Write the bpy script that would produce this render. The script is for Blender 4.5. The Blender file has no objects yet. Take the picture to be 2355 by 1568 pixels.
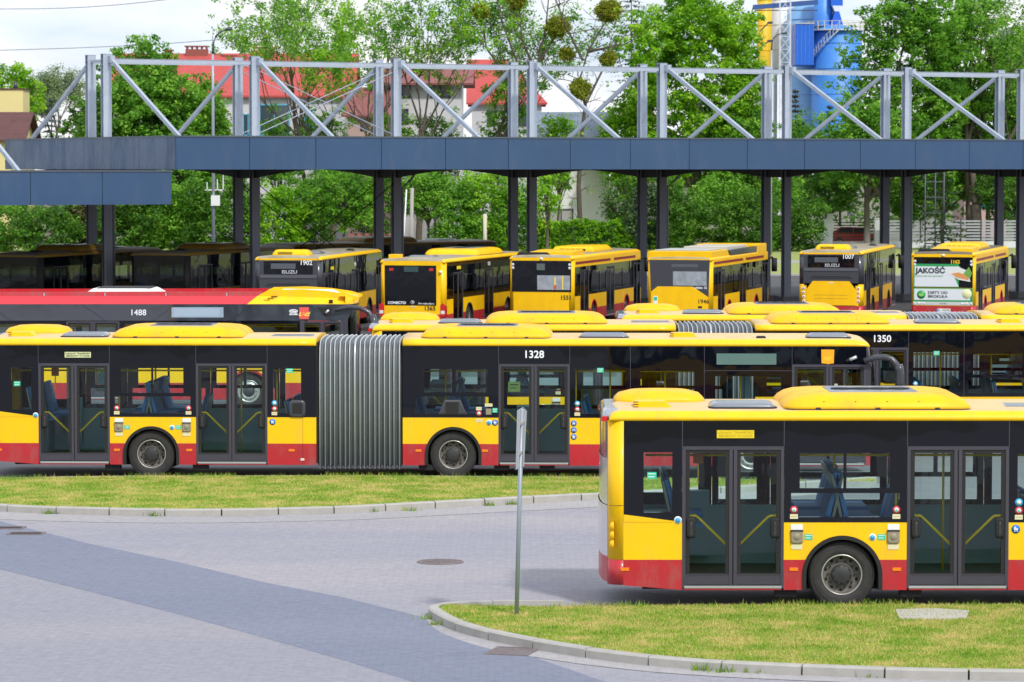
import bpy, math, random
import numpy as np
from mathutils import Matrix, Vector
R = math.radians
sc = bpy.context.scene
C = sc.collection

# ---------------------------------------------------------------- camera, sky, sun, exposure
F = 7800.0                       # focal length in survey pixels (survey frame 2354 x 1568)
CAM_Z = 6.17
PITCH = math.atan(399.0 / F)
cam = bpy.data.cameras.new('camera'); cam_ob = bpy.data.objects.new('camera', cam); C.objects.link(cam_ob)
cam.sensor_width = 36.0; cam.lens = 36.0 * F / 2354.0
cam.clip_start = 0.5; cam.clip_end = 6000
cam_ob.location = (0, 0, CAM_Z); cam_ob.rotation_euler = (math.pi/2 - PITCH, 0, 0)
cam.dof.use_dof = True; cam.dof.focus_distance = 60; cam.dof.aperture_fstop = 5.6
sc.camera = cam_ob

SUN_EL, SUN_AZ = R(46), R(152)   # azimuth from +Y clockwise: the sun stands behind the camera, to the right
world = bpy.data.worlds.new('World'); sc.world = world; world.use_nodes = True
nt = world.node_tree; nt.nodes.clear()
def N(t, typ, **kw):
    n = t.nodes.new(typ)
    for k, v in kw.items(): setattr(n, k, v)
    return n
wo = N(nt, 'ShaderNodeOutputWorld'); mixs = N(nt, 'ShaderNodeMixShader')
bg1 = N(nt, 'ShaderNodeBackground'); bg2 = N(nt, 'ShaderNodeBackground')
sky = N(nt, 'ShaderNodeTexSky', sky_type='NISHITA', sun_disc=False)
sky.sun_elevation = SUN_EL; sky.sun_rotation = SUN_AZ; sky.air_density = 1.2; sky.dust_density = 2.5
nt.links.new(sky.outputs[0], bg1.inputs[0]); bg1.inputs[1].default_value = 0.15
tc = N(nt, 'ShaderNodeTexCoord'); mp = N(nt, 'ShaderNodeMapping'); mp.inputs['Scale'].default_value = (3.0, 3.0, 9.0)
nz = N(nt, 'ShaderNodeTexNoise'); nz.inputs['Scale'].default_value = 2.6; nz.inputs['Detail'].default_value = 7; nz.inputs['Roughness'].default_value = 0.6
cr = N(nt, 'ShaderNodeValToRGB'); cr.color_ramp.elements[0].position = 0.34; cr.color_ramp.elements[1].position = 0.58
cr.color_ramp.elements[0].color = (.74,.74,.74,1)
nt.links.new(tc.outputs['Generated'], mp.inputs[0]); nt.links.new(mp.outputs[0], nz.inputs['Vector'])
nt.links.new(nz.outputs['Fac'], cr.inputs[0]); nt.links.new(cr.outputs[0], mixs.inputs[0])
nz2 = N(nt, 'ShaderNodeTexNoise'); nz2.inputs['Scale'].default_value = 3.4; nz2.inputs['Detail'].default_value = 5
nt.links.new(mp.outputs[0], nz2.inputs['Vector'])
cr2 = N(nt, 'ShaderNodeValToRGB'); cr2.color_ramp.elements[0].position = .36; cr2.color_ramp.elements[1].position = .58
cr2.color_ramp.elements[0].color = (.64,.78,.97,1); cr2.color_ramp.elements[1].color = (1.0,1.0,1.02,1)
nt.links.new(nz2.outputs['Fac'], cr2.inputs[0]); nt.links.new(cr2.outputs[0], bg2.inputs[0]); bg2.inputs[1].default_value = 1.02
nt.links.new(bg1.outputs[0], mixs.inputs[1]); nt.links.new(bg2.outputs[0], mixs.inputs[2]); nt.links.new(mixs.outputs[0], wo.inputs[0])
sun = bpy.data.lights.new('sun', 'SUN'); sun.energy = 2.6; sun.angle = R(5); sun.color = (1, .955, .88)
sun_ob = bpy.data.objects.new('sun', sun); C.objects.link(sun_ob)
sd = Vector((math.sin(SUN_AZ)*math.cos(SUN_EL), math.cos(SUN_AZ)*math.cos(SUN_EL), math.sin(SUN_EL)))
sun_ob.rotation_euler = sd.to_track_quat('Z', 'Y').to_euler()
sc.view_settings.view_transform = 'Standard'; sc.view_settings.look = 'None'
sc.view_settings.exposure = 0.2; sc.view_settings.gamma = 1
sc.render.engine = 'CYCLES'
sc.cycles.transparent_max_bounces = 24; sc.cycles.max_bounces = 8
sc.cycles.use_denoising = True

# ---------------------------------------------------------------- helpers
def pix(u, v, Y):
    """survey pixel at horizontal distance Y -> world point"""
    a = (u-1177)/F; b = (784-v)/F
    d = (a, math.cos(PITCH)+b*math.sin(PITCH), -math.sin(PITCH)+b*math.cos(PITCH))
    t = Y/d[1]
    return Vector((a*t, Y, CAM_Z + d[2]*t))
def gnd(u, v, z=0.0):
    a = (u-1177)/F; b = (784-v)/F
    d = (a, math.cos(PITCH)+b*math.sin(PITCH), -math.sin(PITCH)+b*math.cos(PITCH))
    t = (z-CAM_Z)/d[2]
    return Vector((a*t, d[1]*t, z))
def zat(v, Y): return pix(1177, v, Y).z
def xat(u, Y): return (u-1177)/F*Y*1.0013

MATS = {}
def mat(name, col, rough=.5, metal=0.0, spec=.5, coat=0.0, noise=None, bump=None, grime=None):
    """noise=(scale, second colour, amount)  bump=(scale, strength)"""
    if name in MATS: return MATS[name]
    m = bpy.data.materials.new(name); m.use_nodes = True; t = m.node_tree
    b = t.nodes['Principled BSDF']
    b.inputs['Base Color'].default_value = (*col, 1); b.inputs['Roughness'].default_value = rough
    b.inputs['Metallic'].default_value = metal; b.inputs['Specular IOR Level'].default_value = spec
    b.inputs['Coat Weight'].default_value = coat; b.inputs['Coat Roughness'].default_value = .06
    tc = N(t, 'ShaderNodeTexCoord')
    if noise:
        n = N(t, 'ShaderNodeTexNoise'); n.inputs['Scale'].default_value = noise[0]; n.inputs['Detail'].default_value = 6
        n.inputs['Roughness'].default_value = .65
        t.links.new(tc.outputs['Object'], n.inputs['Vector'])
        r = N(t, 'ShaderNodeMapRange'); r.inputs[1].default_value = .35; r.inputs[2].default_value = .7; r.inputs[4].default_value = noise[2]
        t.links.new(n.outputs['Fac'], r.inputs[0])
        mx = N(t, 'ShaderNodeMix', data_type='RGBA'); mx.inputs[6].default_value = (*col, 1); mx.inputs[7].default_value = (*noise[1], 1)
        t.links.new(r.outputs[0], mx.inputs[0]); t.links.new(mx.outputs[2], b.inputs['Base Color'])
        if grime:      # fine spatter and runs of dirt lying on the paint
            g_=N(t,'ShaderNodeTexNoise'); g_.inputs['Scale'].default_value=grime[0]; g_.inputs['Detail'].default_value=10; g_.inputs['Roughness'].default_value=.78
            gm=N(t,'ShaderNodeMapping'); gm.inputs['Scale'].default_value=(1,1,.35); t.links.new(tc.outputs['Object'],gm.inputs[0]); t.links.new(gm.outputs[0],g_.inputs['Vector'])
            gr=N(t,'ShaderNodeMapRange'); gr.inputs[1].default_value=.5; gr.inputs[2].default_value=.72; gr.inputs[4].default_value=grime[2]; t.links.new(g_.outputs['Fac'],gr.inputs[0])
            g2=N(t,'ShaderNodeMix',data_type='RGBA'); g2.inputs[7].default_value=(*grime[1],1); t.links.new(gr.outputs[0],g2.inputs[0]); t.links.new(mx.outputs[2],g2.inputs[6]); t.links.new(g2.outputs[2],b.inputs['Base Color'])
            gs=N(t,'ShaderNodeMapRange'); gs.inputs[1].default_value=.45; gs.inputs[2].default_value=.7; gs.inputs[3].default_value=rough; gs.inputs[4].default_value=min(1,rough+.35); t.links.new(g_.outputs['Fac'],gs.inputs[0]); t.links.new(gs.outputs[0],b.inputs['Roughness'])
    if bump:
        n = N(t, 'ShaderNodeTexNoise'); n.inputs['Scale'].default_value = bump[0]; n.inputs['Detail'].default_value = 3
        t.links.new(tc.outputs['Object'], n.inputs['Vector'])
        bp = N(t, 'ShaderNodeBump'); bp.inputs['Strength'].default_value = bump[1]; bp.inputs['Distance'].default_value = .05
        t.links.new(n.outputs['Fac'], bp.inputs['Height']); t.links.new(bp.outputs[0], b.inputs['Normal'])
        if coat: t.links.new(bp.outputs[0], b.inputs['Coat Normal'])
    MATS[name] = m; return m
def glass(name, tint, refl_bump=.0):
    m = bpy.data.materials.new(name); m.use_nodes = True; t = m.node_tree; t.nodes.clear()
    o = N(t, 'ShaderNodeOutputMaterial'); mx = N(t, 'ShaderNodeMixShader'); tr = N(t, 'ShaderNodeBsdfTransparent'); gl = N(t, 'ShaderNodeBsdfGlossy')
    tr.inputs[0].default_value = (*tint, 1); gl.inputs['Roughness'].default_value = .01
    fr = N(t, 'ShaderNodeFresnel'); fr.inputs[0].default_value = 1.5
    tc = N(t, 'ShaderNodeTexCoord'); n = N(t, 'ShaderNodeTexNoise'); n.inputs['Scale'].default_value = 1.1; n.inputs['Detail'].default_value = 1
    bp = N(t, 'ShaderNodeBump'); bp.inputs['Strength'].default_value = refl_bump; bp.inputs['Distance'].default_value = .04
    t.links.new(tc.outputs['Object'], n.inputs['Vector']); t.links.new(n.outputs['Fac'], bp.inputs['Height']); t.links.new(bp.outputs[0], gl.inputs['Normal'])
    t.links.new(fr.outputs[0], mx.inputs[0]); t.links.new(tr.outputs[0], mx.inputs[1]); t.links.new(gl.outputs[0], mx.inputs[2]); t.links.new(mx.outputs[0], o.inputs[0])
    MATS[name] = m; return m

YEL = mat('bus_yellow', (.97,.56,.0), .34, spec=.35, coat=.1, noise=(2.1,(.80,.44,.01),.45), grime=(3.0,(.42,.28,.10),.38))
YELD = mat('bus_yellow_dusty', (.74,.40,.02), .45, coat=.1, noise=(1.6,(.5,.32,.06),.6))
RED = mat('bus_red', (.50,.012,.025), .36, coat=.2, noise=(2.6,(.33,.035,.04),.65), grime=(3.5,(.22,.12,.10),.6))
REDR = mat('bus_roof_red', (.62,.03,.045), .4, coat=.2)
ROOFY = mat('bus_roof_top', (.74,.50,.22), .55, noise=(1.2,(.60,.42,.24),.6), grime=(1.6,(.30,.24,.17),.6))
PODY = mat('roof_pod_yellow', (.92,.51,.0), .45, spec=.25, noise=(1.7,(.70,.38,.03),.55), grime=(2.2,(.34,.24,.10),.5))
ROOFD = mat('dusty_shaded_roof_top', (.16,.135,.10), .6, noise=(1.2,(.09,.08,.06),.8))  # dusty grey with canopy shade darkened into the colour
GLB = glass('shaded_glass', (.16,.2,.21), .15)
BLK = mat('gloss_black', (.004,.005,.009), .03, spec=.42, bump=(.55,.3))
DGREY = mat('dark_grey_body', (.045,.047,.06), .3, coat=.2)
BANDG = mat('grey_gloss_band', (.04,.045,.06), .05, spec=.9, coat=.9, bump=(.8,.12))
FRAME = mat('door_frame_grey', (.052,.048,.07), .38, noise=(9,(.07,.065,.07),.4))
RUB = mat('rubber', (.012,.012,.013), .75)
TYRE = mat('tyre', (.024,.023,.024), .8, noise=(14,(.06,.054,.05),.5))
RIM = mat('steel_rim', (.17,.155,.14), .6, noise=(12,(.07,.06,.05),.7))
RIML = mat('rim_lip', (.5,.48,.46), .35, metal=.6)
HUB = mat('hub', (.025,.027,.032), .5, noise=(10,(.06,.055,.05),.5))
ALU = mat('aluminium', (.62,.63,.66), .35, metal=.7)
GREYP = mat('hatch_grey', (.19,.21,.25), .3, coat=.5)
INT = mat('interior_grey', (.25,.43,.47), .6)
FLOORI = mat('interior_floor', (.07,.085,.09), .6)
CEIL = mat('interior_ceiling', (.45,.47,.46), .6)
SEAT = mat('seat_blue', (.03,.17,.48), .7, noise=(25,(.05,.26,.6),.7))
SEATG = mat('seat_shell', (.2,.23,.25), .5)
POLE = mat('handrail_yellow', (1,.68,.0), .35, coat=.3)
GLS = glass('tinted_glass', (.84,.97,.95), .12)
GLD = glass('dark_glass', (.12,.15,.165), .15)
WHITE = mat('white_paint', (.8,.8,.8), .45)
STXT = mat('white_lettering', (.85,.87,.92), .5)
BTXT = mat('black_lettering', (.01,.01,.01), .5)
YTXT = mat('yellow_lettering', (.85,.55,.01), .5)
ORANGE = mat('orange_reflector', (.9,.22,.01), .2, coat=.5)
LAMPR = mat('red_lamp', (.55,.01,.015), .15, coat=.8)
LAMPW = mat('clear_lamp', (.7,.7,.72), .12, coat=.8)
BELL = mat('bellows_grey', (.12,.135,.15), .55, noise=(3,(.07,.08,.09),.5))
BELLR = mat('bellows_rib', (.62,.66,.69), .4, metal=.2)
GREEN = mat('green_sticker', (.02,.52,.34), .5)
BLUE = mat('blue_sticker', (.02,.16,.55), .5)
CYAN = mat('light_blue_sticker', (.05,.38,.7), .5)
REDS = mat('red_sticker', (.62,.03,.05), .5)
CREAM = mat('cream_sticker', (.72,.66,.42), .5)
YSIGN = mat('yellow_sign', (.85,.62,.01), .5)
PSIGN = mat('pale_sign', (.72,.74,.42), .5)
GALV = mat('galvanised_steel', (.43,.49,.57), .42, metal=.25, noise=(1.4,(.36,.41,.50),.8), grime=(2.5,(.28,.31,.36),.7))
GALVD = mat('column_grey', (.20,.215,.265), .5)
FASC = mat('fascia_blue', (.028,.069,.15), .32, spec=.5, coat=.12, noise=(.35,(.032,.084,.185),.8), grime=(1.1,(.07,.10,.15),.35))
FASCT = mat('fascia_cap', (.075,.095,.125), .45)
JOINT = mat('panel_joint', (.012,.02,.045), .6)
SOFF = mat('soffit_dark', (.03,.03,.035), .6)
ROOFC = mat('canopy_roof', (.3,.31,.33), .6)

class MB:
    def __init__(s): s.v=[]; s.f=[]; s.m=[]; s.mats=[]; s.smooth=[]
    def mi(s, m):
        if m not in s.mats: s.mats.append(m)
        return s.mats.index(m)
    def face(s, pts, m, sm=False):
        i=len(s.v); s.v += [tuple(p) for p in pts]; s.f.append(list(range(i,i+len(pts)))); s.m.append(s.mi(m)); s.smooth.append(sm)
    def box(s, x0,x1,y0,y1,z0,z1,m):
        i=len(s.v); s.v += [(x0,y0,z0),(x1,y0,z0),(x1,y1,z0),(x0,y1,z0),(x0,y0,z1),(x1,y0,z1),(x1,y1,z1),(x0,y1,z1)]
        k=s.mi(m)
        for q in ((0,3,2,1),(4,5,6,7),(0,1,5,4),(1,2,6,5),(2,3,7,6),(3,0,4,7)): s.f.append([i+a for a in q]); s.m.append(k); s.smooth.append(False)
        return s
    def prism(s, pts, axis, a, b, m, sm=False):
        """polygon (2-D) extruded along axis from a to b; 'y': (x,z) 'x': (y,z) 'z': (x,y)"""
        def P(p, c): return {'y':(p[0],c,p[1]),'x':(c,p[0],p[1]),'z':(p[0],p[1],c)}[axis]
        n=len(pts); i=len(s.v); s.v += [P(p,a) for p in pts]+[P(p,b) for p in pts]; k=s.mi(m)
        s.f.append([i+j for j in range(n)]); s.m.append(k); s.smooth.append(False)
        s.f.append([i+n+j for j in reversed(range(n))]); s.m.append(k); s.smooth.append(False)
        for j in range(n):
            s.f.append([i+j, i+(j+1)%n, i+n+(j+1)%n, i+n+j]); s.m.append(k); s.smooth.append(sm)
        return s
    def lathe(s, prof, c, axis, m, n=32, flip=1):
        """prof: list of (radius, offset along axis[, material])"""
        base=len(s.v)
        for p in prof:
            for j in range(n):
                a=2*math.pi*j/n; r=p[0]; h=p[1]*flip
                d={'y':(r*math.cos(a),h,r*math.sin(a)),'x':(h,r*math.cos(a),r*math.sin(a)),'z':(r*math.cos(a),r*math.sin(a),h)}[axis]
                s.v.append((c[0]+d[0],c[1]+d[1],c[2]+d[2]))
        for q in range(len(prof)-1):
            k=s.mi(prof[q][2] if len(prof[q])>2 else m)
            for j in range(n):
                s.f.append([base+q*n+j, base+q*n+(j+1)%n, base+(q+1)*n+(j+1)%n, base+(q+1)*n+j]); s.m.append(k); s.smooth.append(True)
        return s
    def tube(s, path, r, m, n=8, r2=None, cap=True):
        path=[Vector(p) for p in path]; L=len(path); base=len(s.v); k=s.mi(m)
        up=Vector((0,0,1))
        for i,p in enumerate(path):
            t=(path[min(i+1,L-1)]-path[max(i-1,0)]).normalized()
            a=t.cross(up if abs(t.z)<.95 else Vector((1,0,0))).normalized(); b=t.cross(a)
            rr = r if r2 is None else r+(r2-r)*i/(L-1)
            for j in range(n):
                w=2*math.pi*j/n; s.v.append(tuple(p+a*(rr*math.cos(w))+b*(rr*math.sin(w))))
        for i in range(L-1):
            for j in range(n):
                s.f.append([base+i*n+j, base+i*n+(j+1)%n, base+(i+1)*n+(j+1)%n, base+(i+1)*n+j]); s.m.append(k); s.smooth.append(n>4)
        if cap:
            s.f.append([base+j for j in range(n)]); s.m.append(k); s.smooth.append(False)
            s.f.append([base+(L-1)*n+j for j in reversed(range(n))]); s.m.append(k); s.smooth.append(False)
        return s
    def bar(s, a, b, w, h, m, up=(0,0,1)):
        """rectangular bar from a to b"""
        a=Vector(a); b=Vector(b); t=(b-a).normalized(); x=t.cross(Vector(up)).normalized(); y=x.cross(t)
        i=len(s.v); k=s.mi(m)
        for p in (a,b):
            for sx,sy in ((-1,-1),(1,-1),(1,1),(-1,1)): s.v.append(tuple(p+x*(sx*w/2)+y*(sy*h/2)))
        for q in ((0,1,2,3),(7,6,5,4),(0,4,5,1),(1,5,6,2),(2,6,7,3),(3,7,4,0)): s.f.append([i+e for e in q]); s.m.append(k); s.smooth.append(False)
        return s
    def loft(s, rings, m, cap=True, close=True, sm=True, mats=None):
        base=len(s.v); n=len(rings[0])
        for r in rings: s.v += [tuple(p) for p in r]
        for i in range(len(rings)-1):
            k=s.mi(mats[i] if mats else m)
            for j in range(n if close else n-1):
                s.f.append([base+i*n+j, base+i*n+(j+1)%n, base+(i+1)*n+(j+1)%n, base+(i+1)*n+j]); s.m.append(k); s.smooth.append(sm)
        if cap:
            s.f.append([base+j for j in reversed(range(n))]); s.m.append(s.mi(mats[0] if mats else m)); s.smooth.append(False)
            s.f.append([base+(len(rings)-1)*n+j for j in range(n)]); s.m.append(s.mi(mats[-1] if mats else m)); s.smooth.append(False)
        return s
    def holes(s, x0,x1,z0,z1,hs,y0,y1,m):
        """wall slab in the x-z plane with rectangular holes"""
        xs=sorted({x0,x1}|{h[i] for h in hs for i in (0,1)}); zs=sorted({z0,z1}|{h[i] for h in hs for i in (2,3)})
        for i in range(len(xs)-1):
            run=None
            for j in range(len(zs)-1):
                cx=(xs[i]+xs[i+1])/2; cz=(zs[j]+zs[j+1])/2
                inside=any(h[0]<cx<h[1] and h[2]<cz<h[3] for h in hs)
                if not inside:
                    if run is None: run=zs[j]
                    end=zs[j+1]
                if inside or j==len(zs)-2:
                    if run is not None: s.box(xs[i],xs[i+1],y0,y1,run,end,m); run=None
        return s
    def build(s, name, parent=None, bevel=0, loc=None, fixn=True):
        me=bpy.data.meshes.new(name); me.from_pydata(s.v,[],s.f)
        for m in s.mats: me.materials.append(m)
        me.polygons.foreach_set('material_index', s.m); me.polygons.foreach_set('use_smooth', s.smooth)
        if fixn:
            import bmesh
            b=bmesh.new(); b.from_mesh(me); bmesh.ops.recalc_face_normals(b, faces=b.faces); b.to_mesh(me); b.free()
        me.update()
        o=bpy.data.objects.new(name, me); C.objects.link(o)
        if parent is not None: o.parent=parent
        if loc is not None: o.location=loc
        if bevel:
            md=o.modifiers.new('bevel','BEVEL'); md.width=bevel; md.segments=2; md.limit_method='ANGLE'; md.angle_limit=R(40); md.harden_normals=False
        return o
def empty(name, loc=(0,0,0), rz=0):
    o=bpy.data.objects.new(name,None); C.objects.link(o); o.location=loc; o.rotation_euler=(0,0,rz); o.empty_display_size=.3; return o
def tag(o, label=None, cat=None, group=None, kind=None):
    if label: o['label']=label
    if cat: o['category']=cat
    if group: o['group']=group
    if kind: o['kind']=kind
    return o
def copy_tree(o, parent=None, skip=()):
    c=o.copy(); C.objects.link(c); c.parent=parent
    for ch in list(o.children):
        if ch.name.split('.')[0] in skip: continue
        copy_tree(ch, c, skip)
    return c
def text_mesh(s, size, m, name, parent, loc, rot, align='CENTER', bold=0.0, sx=1.0, shear=0, ext=.002):
    cu=bpy.data.curves.new(name,'FONT'); cu.body=s; cu.size=size; cu.align_x=align; cu.align_y='CENTER'; cu.extrude=ext; cu.offset=bold; cu.shear=shear; cu.resolution_u=3
    t=bpy.data.objects.new('tmp',cu); C.objects.link(t)
    bpy.context.view_layer.update()
    me=bpy.data.meshes.new_from_object(t.evaluated_get(bpy.context.evaluated_depsgraph_get()))
    bpy.data.objects.remove(t); bpy.data.curves.remove(cu)
    me.materials.clear(); me.materials.append(m); me.name=name
    o=bpy.data.objects.new(name,me); C.objects.link(o); o.parent=parent; o.location=loc; o.rotation_euler=rot; o.scale=(sx,1,1)
    return o
SIDE=(math.pi/2,0,0); REAR=(math.pi/2,0,-math.pi/2)
def rrect(x0,x1,y0,y1,z,r,n=5):
    r=min(r,(x1-x0)/2-.001,(y1-y0)/2-.001); out=[]
    for cx,cy,a0 in ((x1-r,y1-r,0),(x0+r,y1-r,90),(x0+r,y0+r,180),(x1-r,y0+r,270)):
        for k in range(n+1):
            a=R(a0+90*k/n); out.append((cx+r*math.cos(a),cy+r*math.sin(a),z))
    return out
def dome(mb, x0,x1,y0,y1,z0,levels,r,m,tm=None):
    rings=[rrect(x0+ix,x1-ix,y0+iy,y1-iy,z0+h,r) for ix,iy,h in levels]
    mb.loft(rings,m)
    return mb
# ---------------------------------------------------------------- buses
# bus frame: x from rear (0) to front (L), y = 0 the right-hand (door) side, z up
W = 2.55
ZS, ZR, ZW, ZT = .27, .695, 1.22, 2.64
AR = .56; WZ = .475
def arch_pts(c, r, z, n=14):
    """arc over the wheel from the left crossing with height z to the right one"""
    if z <= WZ: a0 = 0.0
    else: a0 = math.asin((z-WZ)/r)
    return [(c+r*math.cos(a), WZ+r*math.sin(a)) for a in [math.pi-a0-(math.pi-2*a0)*k/n for k in range(n+1)]]
def lower_panels(mb, xa, xb, ys, sg, wheel=None, zw=ZW, zr=ZR, zs=ZS, top=YEL, bot=RED, zwl=None, zsl=None):
    y0, y1 = ys, ys+sg*.04
    zwl = zw if zwl is None else zwl; zsl = zs if zsl is None else zsl
    if wheel is None:
        mb.prism([(xa,zr),(xb,zr),(xb,zw),(xa,zwl)],'y',y0,y1,top)
        mb.prism([(xa,zsl),(xb,zs),(xb,zr),(xa,zr)],'y',y0,y1,bot)
        return
    a = arch_pts(wheel, AR, zr)
    n = len(a)
    mb.prism([(xa,zr)]+a+[(xb,zr),(xb,zw),(xa,zw)],'y',y0,y1,top)
    al = [p for p in arch_pts(wheel, AR, 0, 28)]
    L_ = [p for p in al if p[0] < wheel and p[1] < zr]; R_ = [p for p in al if p[0] > wheel and p[1] < zr]
    mb.prism([(xa,zs),(wheel-AR,zs)]+L_+[a[0],(xa,zr)],'y',y0,y1,bot)
    mb.prism([(xb,zr),a[-1]]+R_+[(wheel+AR,zs),(xb,zs)],'y',y0,y1,bot)
def arch_liner(mb, wheel, ys, sg, red=False, w=.055):
    m = RED if red else RUB
    out = [(wheel-AR,ZS)]+arch_pts(wheel,AR,0,24)+[(wheel+AR,ZS)]
    inn = [(wheel-AR+w,ZS)]+[(wheel+(p[0]-wheel)*(AR-w)/AR, WZ+(p[1]-WZ)*(AR-w)/AR) for p in arch_pts(wheel,AR,0,24)]+[(wheel+AR-w,ZS)]
    for i in range(len(out)-1):
        q=[out[i],out[i+1],inn[i+1],inn[i]]
        mb.prism(q,'y',ys-sg*.022,ys+sg*.06,m)
        mb.prism([out[i],out[i+1],inn[i+1],inn[i]],'y',ys+sg*.06,ys+sg*.72,RUB)
    mb.box(wheel-AR,wheel+AR,ys+sg*.72,ys+sg*.74,.3,1.0,RUB)
def wheel(parent, x, ys, sg, driven=True):
    mb = MB()
    prof = [(.285,.02),(.30,.0),(.36,-.004),(.42,.004),(.455,.02),(.472,.05),(.475,.09),(.475,.24),(.46,.27),(.3,.27)]
    mb.lathe(prof,(x,ys+sg*.055,WZ),'y',TYRE,40,sg)
    for r in (.395,.44): mb.lathe([(r-.006,-.001),(r,-.008),(r+.006,.001)],(x,ys+sg*.055,WZ),'y',TYRE,40,sg)
    t = mb.build('wheel', parent)
    m = MB()
    if driven:
        m.lathe([(.288,.012,RIML),(.276,.0,RIML),(.268,.02,RIM),(.262,.10,RIM),(.235,.13,RIM),(.16,.115,RIM),(.145,.07,HUB),(.135,.035,HUB),(.11,.022,HUB),(.0,.02,HUB)],(x,ys+sg*.055,WZ),'y',RIM,36,sg)
        nb, rb, yo = 10, .188, .118
        for k in range(10):
            a=2*math.pi*(k+.5)/10; cx, cz = x+.228*math.cos(a), WZ+.228*math.sin(a)
            m.lathe([(.0,0,RUB),(.024,0,RUB),(.026,.006,RUB)],(cx,ys+sg*(.055+.118),cz),'y',RUB,8,sg)
        for k in range(10):
            a=2*math.pi*k/10; m.lathe([(.0,-.012),(.011,-.012),(.013,0)],(x+.125*math.cos(a),ys+sg*.085,WZ+.125*math.sin(a)),'y',HUB,6,sg)
    else:
        m.lathe([(.288,.012,RIML),(.274,-.004,RIML),(.262,.02,RIML),(.235,.03,RIML),(.225,.005,RIML),(.15,-.01,RIML),(.148,.0,HUB),(.12,-.04,HUB),(.0,-.045,HUB)],(x,ys+sg*.055,WZ),'y',RIML,36,sg)
        nb, rb, yo = 10, .19, -.005
    for k in range(nb):
        a=2*math.pi*k/nb; m.lathe([(.0,-.03),(.013,-.03),(.016,.0)],(x+rb*math.cos(a),ys+sg*(.055+yo),WZ+rb*math.sin(a)),'y',HUB,6,sg)
    m.build('rim', t)
    return t
def pane(parent, holes_, ys, sg, m=None):
    mb = MB(); y = ys+sg*.012
    for h in holes_: mb.face([(h[0],y,h[2]),(h[1],y,h[2]),(h[1],y,h[3]),(h[0],y,h[3])], m or GLS)
    return mb.build('pane', parent, fixn=False)
def window(parent, xa, xb, hs, ys, sg, z0=ZW, z1=ZT, g=None, slant=None):
    mb = MB()
    H=[(xa+h[0],xb-h[1],h[2],h[3]) if h[1]>=0 else (xa+h[0],xa-h[1],h[2],h[3]) for h in hs]
    mb.holes(xa+.004,xb-.004,z0,z1,H,ys-sg*.004,ys+sg*.035,BLK)
    if slant: mb.prism([(xa+.004,z0),(xb-.004,z0),(xb-.004,z0-.0),(xa+.004,z0+slant)],'y',ys-sg*.006,ys+sg*.03,YEL)
    w = mb.build('window', parent)
    pane(w, H, ys, sg, g)
    return w
def door(parent, xa, xb, ys, sg, zt=2.27, g=None, simple=False, rails=True):
    Wd = xb-xa; k = Wd/1.42; mb = MB(); y0, y1 = ys+sg*.0, ys+sg*.05
    X = lambda v: xa+v*k
    mb.box(X(0),X(.045),ys-sg*.006,y1,.295,zt,FRAME); mb.box(X(1.375),X(1.42),ys-sg*.006,y1,.295,zt,FRAME)
    mb.box(X(.045),X(1.375),ys-sg*.006,y1,zt-.035,zt,FRAME)
    mb.box(X(.045),X(.105),y0+sg*.006,y1,.49,zt-.035,RUB); mb.box(X(1.315),X(1.375),y0+sg*.006,y1,.49,zt-.035,RUB)
    for a,b,m in ((.605,.655,RUB),(.655,.703,FRAME),(.717,.765,FRAME),(.765,.815,RUB)): mb.box(X(a),X(b),y0+(sg*.006 if m is RUB else -sg*.004),y1,.34,zt-.035,m)
    mb.box(X(.703),X(.717),y0+sg*.02,y1,.34,zt-.035,RUB)
    for a,b in ((.105,.605),(.815,1.315)):
        mb.box(X(a),X(b),y0+sg*.006,y1,zt-.08,zt-.035,RUB)
        mb.box(X(a),X(b),y0+sg*.006,y1,.49,.51,RUB)
    for a,b in ((.045,.655),(.765,1.375)):
        mb.box(X(a),X(b),y0+sg*.002,y1,.345,.475,FRAME); mb.box(X(a),X(b),y0-sg*.004,y1,.475,.49,FRAME)
    mb.box(X(.03),X(1.39),y0-sg*.012,y1,.295,.33,ALU)
    mb.box(X(.03),X(1.39),y0,y1,ZS,.295,RED)
    d = mb.build('door', parent)
    pane(d, [(X(.105),X(.605),.51,zt-.08),(X(.815),X(1.315),.51,zt-.08)], ys, sg, g)
    if not simple:
        for a in (.125,1.295):
            h = MB(); rings=[]
            for q,yy in ((0,.0),(0,.03),(.02,.045)):
                rings.append([(p[0],ys+sg*(.012-yy),p[1]) for p in rrect(X(a)-.065+q,X(a)+.065-q,1.0+q,1.285-q,0,.04,3)])
            h.loft(rings, RUB)
            h.box(X(a)-.018,X(a)+.018,ys-sg*.036,ys-sg*.04,1.04,1.24,HUB)
            h.lathe([(.0,-.003),(.016,-.003),(.018,0)],(X(a),ys-sg*.037,1.2),'y',FRAME,10,sg)
            h.build('handle', d)
    if rails:
        r = MB(); yy = ys+sg*.035
        r.tube([(X(.10),yy,1.31),(X(.19),yy,1.31),(X(.22),yy,1.29),(X(.62),yy,.90)],.020,POLE,6)
        r.tube([(X(1.32),yy,1.31),(X(1.23),yy,1.31),(X(1.20),yy,1.29),(X(.80),yy,.90)],.020,POLE,6)
        r.build('handrail', d)
    return d
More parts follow.
